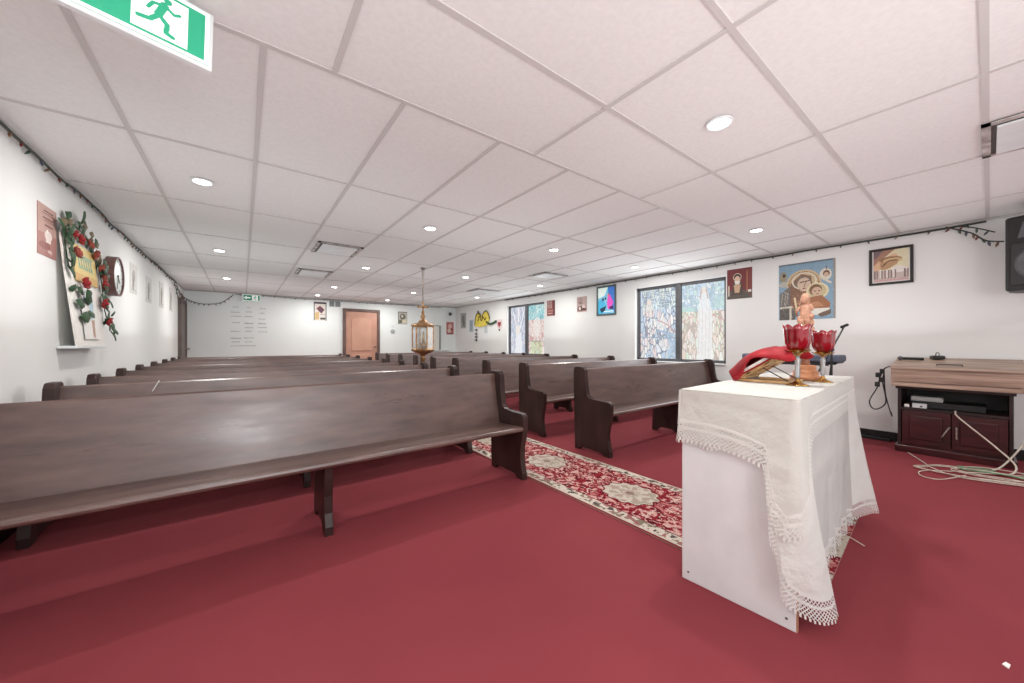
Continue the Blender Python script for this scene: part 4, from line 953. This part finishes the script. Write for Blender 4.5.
# ------------------------------------------------------------------ hanging lantern
LX, LY = 2.40, 5.67
t = thing('hanging_lantern', 'brass six sided glass lantern hanging over the aisle', 'lantern', (LX, LY, 0))
bm = bmesh.new()
for a in (0, 2.1, 4.2): tube(bm, [(.02 * math.cos(a), .02 * math.sin(a), ZC - .01), (.012 * math.cos(a), .012 * math.sin(a), 2.15), (.004 * math.cos(a), .004 * math.sin(a), 1.78)], .004, 5)
obj('chain', bm, M_chain, t); 
obj('ceiling_hook', lathe(bmesh.new(), [(.04, ZC - .001), (.035, ZC - .02), (.01, ZC - .03)], 16), M_chain, t)
bm = B(-.014, .014, -.006, .006, 1.66, 1.80, bev=.003); box(bm, -.085, .085, -.006, .006, 1.715, 1.745, bev=.003)
for x, z in ((-.085, 1.73), (.085, 1.73), (0, 1.80)): sphere(bm, (x, 0, z), .018, 8)
obj('cross_finial', bm, M_lampbrass, t)
obj('crown', lathe(bmesh.new(), [(.012, 1.66), (.03, 1.645), (.018, 1.62), (.035, 1.59), (.045, 1.565), (.024, 1.54), (.05, 1.51), (.07, 1.49), (.09, 1.465), (.19, 1.435), (.20, 1.42), (.18, 1.41)], 24), M_lampbrass, t, True)
bm = bmesh.new(); hexp = [(.17 * math.cos(PI / 6 + i * PI / 3), .17 * math.sin(PI / 6 + i * PI / 3)) for i in range(6)]
for x, y in hexp: tube(bm, [(x, y, 1.02), (x, y, 1.42)], .011, 8)
for z in (1.03, 1.40): tube(bm, [(x, y, z) for x, y in hexp + [hexp[0]]], .012, 6)
obj('corner_posts', bm, M_lampbrass, t)
for i in range(6):
    a, b = hexp[i], hexp[(i + 1) % 6]; bm = bmesh.new(); bm.faces.new([bm.verts.new(p) for p in ((*a, 1.04), (*b, 1.04), (*b, 1.39), (*a, 1.39))]); obj('glass_pane', bm, M_pane, t)
obj('lower_bowl', lathe(bmesh.new(), [(.19, 1.025), (.195, 1.01), (.16, .985), (.09, .955), (.045, .935), (.03, .90), (.055, .87), (.03, .84), (.045, .80), (.02, .76), (.001, .75)], 24), M_lampbrass, t, True)
obj('oil_cup', lathe(bmesh.new(), [(.02, 1.03), (.05, 1.06), (.05, 1.12), (.025, 1.14), (.018, 1.30), (.001, 1.33)], 16), M_brass, t, True)

# ------------------------------------------------------------------ string lights
def bulb_bm():
    bm = lathe(bmesh.new(), [(.005, 0), (.0065, -.010), (.0085, -.016), (.0085, -.026), (.004, -.040), (.0005, -.046)], 7); return bm
bulb_src = []
for m in M_bulbs:
    me = bpy.data.meshes.new('bulb'); b_ = bulb_bm(); b_.to_mesh(me); b_.free(); me.materials.append(m); bulb_src.append(me)
def string(label, pts, n_bulb, r=.007, sc_=1., first_i=0):
    t = thing('string_lights', label, 'string lights', pts[0])
    o0 = Vector(pts[0]); P = catmull([Vector(p) - o0 for p in pts], 6)
    obj('wire', tube(bmesh.new(), P, r, 5), M_wire, t)
    Ls = [0]
    for a, b in zip(P[:-1], P[1:]): Ls.append(Ls[-1] + (b - a).length)
    for k in range(n_bulb):
        s = (k + .5) / n_bulb * Ls[-1]; i = max(j for j in range(len(Ls)) if Ls[j] <= s); i = min(i, len(P) - 2)
        q = (s - Ls[i]) / max(Ls[i + 1] - Ls[i], 1e-6); p = P[i].lerp(P[i + 1], q)
        b = bpy.data.objects.new('bulb', bulb_src[k % 4]); link(b, t); b.location = p; b.rotation_euler = (random.uniform(-.7, .7), random.uniform(-.7, .7), 0); b.scale = (sc_,) * 3
    return t
rr = random.Random(5)
pts = [(XL + .03 + rr.uniform(0, .012), 1.2 + k * .32, ZC - .028 - rr.uniform(0, .022)) for k in range(28)]
string('coloured string lights on dark wire running along top of the left wall', pts, 62, .009, .95)
sw = [(XL + .03, 9.85, 2.30), (XL + .05, 10.4, 2.16), (-.95, 11.1, 2.10), (-.75, 11.24, 2.06), (-.45, 11.25, 2.10), (-.25, 11.26, 2.26), (-.18, 11.27, 2.34)]
string('drooping swag of string lights across the far left corner', sw, 22, .007, 1.2)
string('short loop of string lights hanging above the dark left door', [(XL + .03, 9.6, 2.32), (XL + .04, 9.9, 2.1), (XL + .04, 10.1, 1.95), (XL + .08, 10.28, 2.12), (XL + .03, 10.5, 2.2), (XL + .03, 10.7, 2.15)], 12, .006, 1.2)
pts = [(-.15 + k * .7, YB - .03, ZC - .03 - rr.uniform(0, .015)) for k in range(9)]
string('string lights pinned along the top of the back wall', pts, 24, .006, .8)
pts = [(XR - .03, 8.3 - k * .36, ZC - .026 - rr.uniform(0, .010)) for k in range(24)]
string('dark string lights running along the top of the right wall', pts, 34, .011, .9)
string('loose end of string lights dropping to the loudspeaker', [(XR - .03, .28, 2.36), (XR - .05, .2, 2.31), (XR - .12, .10, 2.23), (XR - .25, .02, 2.12), (XR - .3, -.08, 2.08)], 8, .007, 1.2)
string('second short wire of string lights above the loudspeaker', [(XR - .03, .22, 2.355), (XR - .08, .10, 2.30), (XR - .2, -.03, 2.20)], 3, .006, 1.1)

# ------------------------------------------------------------------ loudspeaker
t = thing('loudspeaker', 'black loudspeaker mounted high at the right edge', 'speaker', (5.62, -.32, 1.59), R(172))
# local: +x faces the listeners side, y width
prof = [(-.20, -.10), (-.12, -.20), (.0, -.215), (.16, -.215), (.18, -.20), (.19, 0), (.18, .20), (.16, .215), (.0, .215), (-.12, .20), (-.20, .10)]
obj('cabinet', prism(bmesh.new(), prof, 'z', 0, .66, bev=.02), M_black, t)
obj('grille', B(.185, .200, -.185, .185, .05, .42, bev=.01), mat('speaker_grille', rgb(50, 50, 52), .6, noise=(90, (1, 1, 1), rgb(34, 34, 36), 1)), t)
bm = bmesh.new(); bmesh.ops.create_cone(bm, cap_ends=True, segments=32, radius1=.17, radius2=.15, depth=.02, matrix=Matrix.Translation((.205, 0, .235)) @ Matrix.Rotation(PI / 2, 4, 'Y')); obj('woofer_ring', bm, M_dgrey, t)
obj('horn', prism(bmesh.new(), [(-.15, .46), (.15, .46), (.12, .6), (-.12, .6)], 'x', .182, .198, bev=.006), M_dgrey, t)
obj('wall_bracket', tube(bmesh.new(), [(-.18, 0, .3), (-.376, .0, .3)], .018, 8), M_black, t)
t = None

# ------------------------------------------------------------------ media cabinet (face to -X)
CX0, CX1, CY0, CY1 = 5.50, 5.96, -.13, .58
mc = thing('media_cabinet', 'dark mahogany media cabinet with two panel doors against right wall', 'cabinet', (CX0, CY0, 0))
W_, D_ = CY1 - CY0, CX1 - CX0; TH = .69
obj('plinth', B(-.012, D_, -.02, W_ + .02, 0, .07, bev=.006), M_mahog, mc)
for yy in (0, W_ - .025): obj('side_panel', B(0, D_, yy, yy + .025, .07, TH - .02, bev=.003), M_mahogd, mc)
obj('top_panel', B(-.015, D_, -.015, W_ + .015, TH - .035, TH - .003, bev=.005), M_mahogd, mc)
obj('shelf', B(0.004, D_ - .01, .025, W_ - .025, .44, .465), M_mahogd, mc)
obj('back_panel', B(D_ - .01, D_, .025, W_ - .025, .07, TH - .035), M_black, mc)
obj('bottom_rail', B(0.002, .03, .025, W_ - .025, .07, .10), M_mahog, mc)
def rect_frame(bm, y0, y1, z0, z1, x0, x1, t_):
    box(bm, x0, x1, y0, y1, z0, z0 + t_); box(bm, x0, x1, y0, y1, z1 - t_, z1); box(bm, x0, x1, y0, y0 + t_, z0 + t_, z1 - t_); box(bm, x0, x1, y1 - t_, y1, z0 + t_, z1 - t_)
for k in range(2):
    y0 = .03 + k * (W_ / 2 - .028); y1 = y0 + W_ / 2 - .034
    dr = obj('door', B(-.016, .004, y0, y1, .102, .437, bev=.003), M_mahog, mc)
    pm = bmesh.new()
    prism(pm, [(y0 + .05, .15), (y1 - .05, .15), (y1 - .05, .39), (y0 + .05, .39)], 'x', -.026, -.016, bev=.007)
    obj('raised_panel', pm, M_mahog, dr)
    hy = y1 - .03 if k == 0 else y0 + .03
    hm = tube(bmesh.new(), [(-.02, hy, .20), (-.036, hy, .215), (-.036, hy, .30), (-.02, hy, .315)], .007, 8)
    if k == 1: bmesh.ops.transform(hm, matrix=Matrix.Translation((0, hy, .26)) @ Matrix.Rotation(R(25), 4, 'X') @ Matrix.Translation((0, -hy, -.26)), verts=hm.verts)
    o = obj('handle', hm, M_silver, dr); o['label'] = 'pale metal handle'
# slant lid box on top
lb = thing('slant_lid_box', 'light wood grain box with sloping lid on the mahogany cabinet', 'box', (5.38, -.185, TH))
bw, bd = .80, .57
def slant(y0, y1): return prism(bmesh.new(), [(0, 0), (bd, 0), (bd, .26), (0, .175)], 'y', y0, y1)
for yy in (0, bw - .018): obj('side_panel', slant(yy, yy + .018), M_lam, lb)
obj('front_panel', B(0, .018, .018, bw - .018, .045, .172), M_lam, lb)
obj('bottom_rail', B(-.008, .018, .018, bw - .018, .0, .040, bev=.002), M_lam, lb)
obj('base_panel', B(.018, bd, .018, bw - .018, .0, .018), M_lam, lb)
obj('back_panel', B(bd - .018, bd, .018, bw - .018, .018, .25), M_lam, lb)
bm = prism(bmesh.new(), [(-.012, .176), (bd, .262), (bd, .280), (-.012, .194)], 'y', -.008, bw + .008, bev=.002); lid = obj('lid', bm, M_lam, lb)
obj('handle', tube(bmesh.new(), [(.13, .34, .212), (.12, .34, .228), (.12, .50, .228), (.13, .50, .212)], .005, 6), M_black, lid)
LT = lambda X: TH + .194 + (X - 5.368) * (.086 / .582)
t = thing('power_adapter', 'small black adapter on the left of the slanted lid', 'adapter', (5.85, .33, LT(5.85) + .002), R(20))
obj('body', B(-.05, .05, -.045, .045, .004, .04, bev=.012), M_black, t); obj('strap', tube(bmesh.new(), [(-.05, 0, .03), (-.03, 0, .065), (.02, 0, .07), (.05, 0, .03)], .004, 6, 4), M_dgrey, t)
t = thing('wireless_microphone', 'thin black microphone lying at the lid edge', 'microphone', (5.78, .52, LT(5.78)), R(10))
obj('body', tube(bmesh.new(), [(-.02, -.10, .016), (0, .05, .018)], .014, 8), M_black, t); bm = bmesh.new(); sphere(bm, (.003, .07, .02), .022, 10); obj('head', bm, M_dgrey, t, True)
# things in the cabinet's open shelf
sh = .466
tag(obj('router', B(5.62, 5.78, .28, .50, sh + .06, sh + .11, bev=.01), mat('grey_device', rgb(188, 190, 188), .4, noise=(10, (1, 1, 1), rgb(176, 178, 176), 2))), 'pale grey flat device lying on the black player', 'device')
tag(obj('disc_player', B(5.60, 5.90, .02, .50, sh, sh + .058, bev=.004), M_black), 'black disc player on the cabinet shelf', 'player')
t = thing('white_adapter', 'small white adapter at the left front of the cabinet shelf', 'adapter', (5.535, .43, sh)); obj('body', B(-.02, .03, -.05, .05, 0.0, .045, bev=.004), M_white, t); obj('plug', B(-.026, -.02, -.02, -.005, .012, .026), M_dgrey, t)
tag(obj('plug_block', B(5.52, 5.555, .50, .535, sh, sh + .03, bev=.003), M_paper), 'tiny white plug block at the far left of the cabinet shelf', 'plug')
# cables
def cable(name, pts, r, m, label, cat='cable', n=8, sn=8, group=None): return tag(obj(name, tube(bmesh.new(), pts, r, n, sn), m, None, True), label, cat, group)
def loops(cx, cy, rx, ry, n, z, ph=0, rot=0, jit=.05, seed=1):
    r_ = random.Random(seed); out = []
    for i in range(n * 8):
        a = ph + i * PI / 4; jx = 1 + r_.uniform(-jit, jit) * 3; x = rx * jx * math.cos(a); y = ry * jx * math.sin(a); out.append((cx + x * math.cos(rot) - y * math.sin(rot), cy + x * math.sin(rot) + y * math.cos(rot), z + .004 * (i % 5)))
    return out
cable('white_cable', [(5.44, .50, .01), (5.25, .42, .006)] + loops(4.98, .04, .16, .36, 3, .008, 1.2, .15, .06, 1) + [(5.3, -.3, .008), (5.7, -.5, .01)], .0042, M_cable, 'loosely coiled white cable on the carpet before the cabinet')
cable('white_cable', loops(5.05, -.06, .17, .27, 2, .02, 0, .3, .08, 4) + [(4.85, .30, .01), (4.62, .36, .008), (4.58, .25, .008), (4.85, .12, .02)], .004, M_cable, 'thinner white cable looping farthest toward the camera')
cable('green_cable', [(5.2, .18, .012)] + loops(5.08, -.05, .10, .24, 1, .03, 0, .2, .08, 9) + [(5.3, -.25, .02), (5.5, -.4, .012)], .004, M_gcable, 'pale green cable among the white coils on the floor')
cable('white_cable', [(5.52, .20, sh + .005), (5.46, .19, sh - .03), (5.42, .12, .36), (5.34, -.02, .22), (5.20, -.13, .10), (5.10, -.10, .035), (5.16, -.0, .02), (5.28, -.06, .05), (5.36, -.14, .18), (5.42, -.22, .36), (5.5, -.27, .42)], .0065, M_cable, 'thick beige cable crossing in a loop down the cabinet doors')
cable('black_cable', [(5.70, .57, .90), (5.60, .68, .86), (5.45, .70, .78), (5.42, .72, .66), (5.42, .78, .5), (5.43, .74, .42), (5.44, .66, .50), (5.42, .68, .72), (5.50, .68, .8)], .006, M_bcable, 'black cable drooping in a loop left of the box', n=6)
cable('black_cable', [(5.43, .67, .80), (5.42, .66, .6), (5.44, .63, .42), (5.46, .615, .36), (5.5, .63, .4)], .005, M_bcable, 'shorter black cable hanging close to the cabinet side', n=6)
t = thing('plug_cluster', 'cluster of black plugs hanging at the left side of the box', 'plug', (5.42, .69, .74))
for k, (a, b, c_) in enumerate(((0, 0, 0), (.0, .025, .05), (.01, -.005, .09), (.0, .03, -.05))): obj('plug', B(a - .02, a + .02, b - .018, b + .018, c_ - .025, c_ + .025, bev=.004), M_black, t)
cable('black_cable', [(5.42, -.235, .72), (5.40, -.26, .6), (5.42, -.22, .5), (5.38, -.27, .42), (5.40, -.3, .3), (5.45, -.26, .2)], .006, M_bcable, 'black cable tangled at the right side of the cabinet', n=6)
cable('white_cable', [(5.46, -.20, .62), (5.40, -.25, .5), (5.44, -.19, .4), (5.40, -.22, .3), (5.3, -.3, .1), (5.2, -.3, .012), (5.05, -.25, .01)], .005, M_cable, 'thin white cable falling beside the right cabinet side', n=6)
tag(obj('power_strip', B(5.90, 5.96, .68, 1.0, 0.0, .035, bev=.006), M_black), 'black power strip on floor along the baseboard', 'power strip')
tag(obj('lint_scrap', prism(bmesh.new(), [(0, 0), (.03, -.004), (.036, .006), (.012, .014)], 'z', 0.0005, .004), M_paper), 'tiny white scrap on the carpet at the bottom right', 'scrap').location = (2.12, -.04, 0)
tag(obj('tape_mark', B(-.055, .055, -.004, .004, 0.0004, .0025, mtx=Matrix.Rotation(R(50), 4, 'Z')), M_cable), 'thin pale tape mark on the carpet right of the altar', 'tape').location = (2.80, .46, 0)

# ------------------------------------------------------------------ keyboard and microphone stand
KX, KY = 5.35, 1.47
t = thing('electronic_keyboard', 'electronic keyboard under a blue grey cover, near the right wall', 'keyboard', (KX, KY, .90))
obj('cover', B(-.16, .16, -.49, .47, .015, .095, bev=.02), M_kb, t); obj('body', B(-.15, .15, -.47, .45, 0, .03, bev=.005), M_black, t)
t = thing('keyboard_stand', 'black metal keyboard stand with crossed legs', 'stand', (KX, KY, 0))
for yy in (-.36, .36):
    obj('leg', tube(bmesh.new(), [(-.22, yy, .012), (.16, yy, .885)], .012, 8), M_black, t); obj('leg', tube(bmesh.new(), [(.22, yy + .03, .012), (-.16, yy + .03, .885)], .012, 8), M_black, t)
for xx, zz in ((-.16, .887), (.16, .887)): obj('rail', tube(bmesh.new(), [(xx, -.40, zz), (xx, .42, zz)], .012, 8), M_black, t)
for xx in (-.22, .22): obj('foot_bar', tube(bmesh.new(), [(xx, -.42, .012), (xx, .44, .012)], .012, 8), M_black, t)
t = thing('microphone_stand', 'black microphone boom stand leaning up behind the altar', 'microphone stand', (5.06, 1.02, 0))
for a in (0.5, 2.6, 4.7): obj('leg', tube(bmesh.new(), [(0, 0, .12), (.22 * math.cos(a), .22 * math.sin(a), .01)], .008, 6), M_black, t)
obj('pole', tube(bmesh.new(), [(0, 0, .1), (0, 0, 1.06)], .010, 8), M_black, t)
obj('boom_arm', tube(bmesh.new(), [(-.13, .10, .78), (0, 0, 1.06), (.10, -.08, 1.30)], .008, 8), M_black, t)
obj('clutch', B(-.02, .02, -.02, .02, 1.04, 1.08, bev=.004), M_black, t)
obj('clip', tube(bmesh.new(), [(.06, -.07, 1.30), (.14, -.10, 1.325)], .016, 8), M_black, t)

# ------------------------------------------------------------------ lights
def area(name, loc, rot, size, energy, color=(1, 1, 1), sy=None, spread=None):
    l = bpy.data.lights.new(name, 'AREA'); l.energy = energy; l.color = color; l.size = size
    if sy: l.shape = 'RECTANGLE'; l.size_y = sy
    else: l.shape = 'DISK'
    if spread: l.spread = spread
    o = bpy.data.objects.new(name, l); C.objects.link(o); o.location = loc; o.rotation_euler = rot; return o
for i, (x, y, lab) in enumerate(DL + [(-.25, .6, ''), (.6, -1.8, ''), (4.3, -1.6, '')]):
    area('downlight_lamp', (x, y, ZC - .02), (0, 0, 0), .11, 15, (1, .97, .93))
# window daylight
for w, e in ((W1, 16), (W2, 20)):
    area('window_daylight', (XR + .06, (w[0] + w[1]) / 2, (w[2] + w[3]) / 2), (0, R(-90) + PI, 0), w[3] - w[2] - .1, e, (.93, .97, 1), sy=w[1] - w[0] - .1)
# added fill behind the camera, aimed up to brighten the ceiling
area('bounce_fill', (.5, -1.6, 1.3), (R(180 - 25), 0, R(-37)), 1.2, 60, (1, .98, .96))
for x in (.1, 2.4, 4.8):
    for y in (.6, 3.4, 6.2, 9.3): area('uplight_fill', (x, y, 1.2), (PI, 0, 0), 2.2, 8, (.97, 1, 1))  # unseen upward fill added to lighten the ceiling, no fixtures here
area('uplight_fill', (1.5, -1.8, 1.2), (PI, 0, 0), 2.2, 14, (.97, 1, 1))  # one more added upward fill, behind the camera
area('rear_fill', (.15, -3.15, 1.95), (R(-90) + PI, 0, 0), 1.1, 34, (.95, .98, 1), sy=.8)  # added lamp giving the pew backs a sheen, not a window
wd = bpy.data.worlds.new('World'); sc.world = wd; wd.use_nodes = True
wn = wd.node_tree; bg = wn.nodes['Background']; bg.inputs[0].default_value = (.95, .97, 1, 1); bg.inputs[1].default_value = 1.1

# ------------------------------------------------------------------ camera
cam = bpy.data.cameras.new('Camera'); co = bpy.data.objects.new('Camera', cam); C.objects.link(co)
cam.sensor_width = 36; cam.lens = 36 * 358.6 / 1024; cam.clip_start = .02
cam.shift_y = 1.5 / 1024
co.location = (0, 0, 1.13); co.rotation_euler = (PI / 2, 0, -math.atan2(.6004, .7997))
sc.camera = co
sc.view_settings.view_transform = 'Standard'; sc.view_settings.look = 'None'; sc.view_settings.exposure = -.10; sc.view_settings.gamma = 1
sc.cycles.use_denoising = True
try: sc.cycles.denoiser = 'OPENIMAGEDENOISE'
except Exception: pass
sc.cycles.max_bounces = 10; sc.cycles.diffuse_bounces = 6; sc.cycles.transparent_max_bounces = 16
sc.cycles.caustics_reflective = False; sc.cycles.caustics_refractive = False; sc.cycles.sample_clamp_indirect = 6
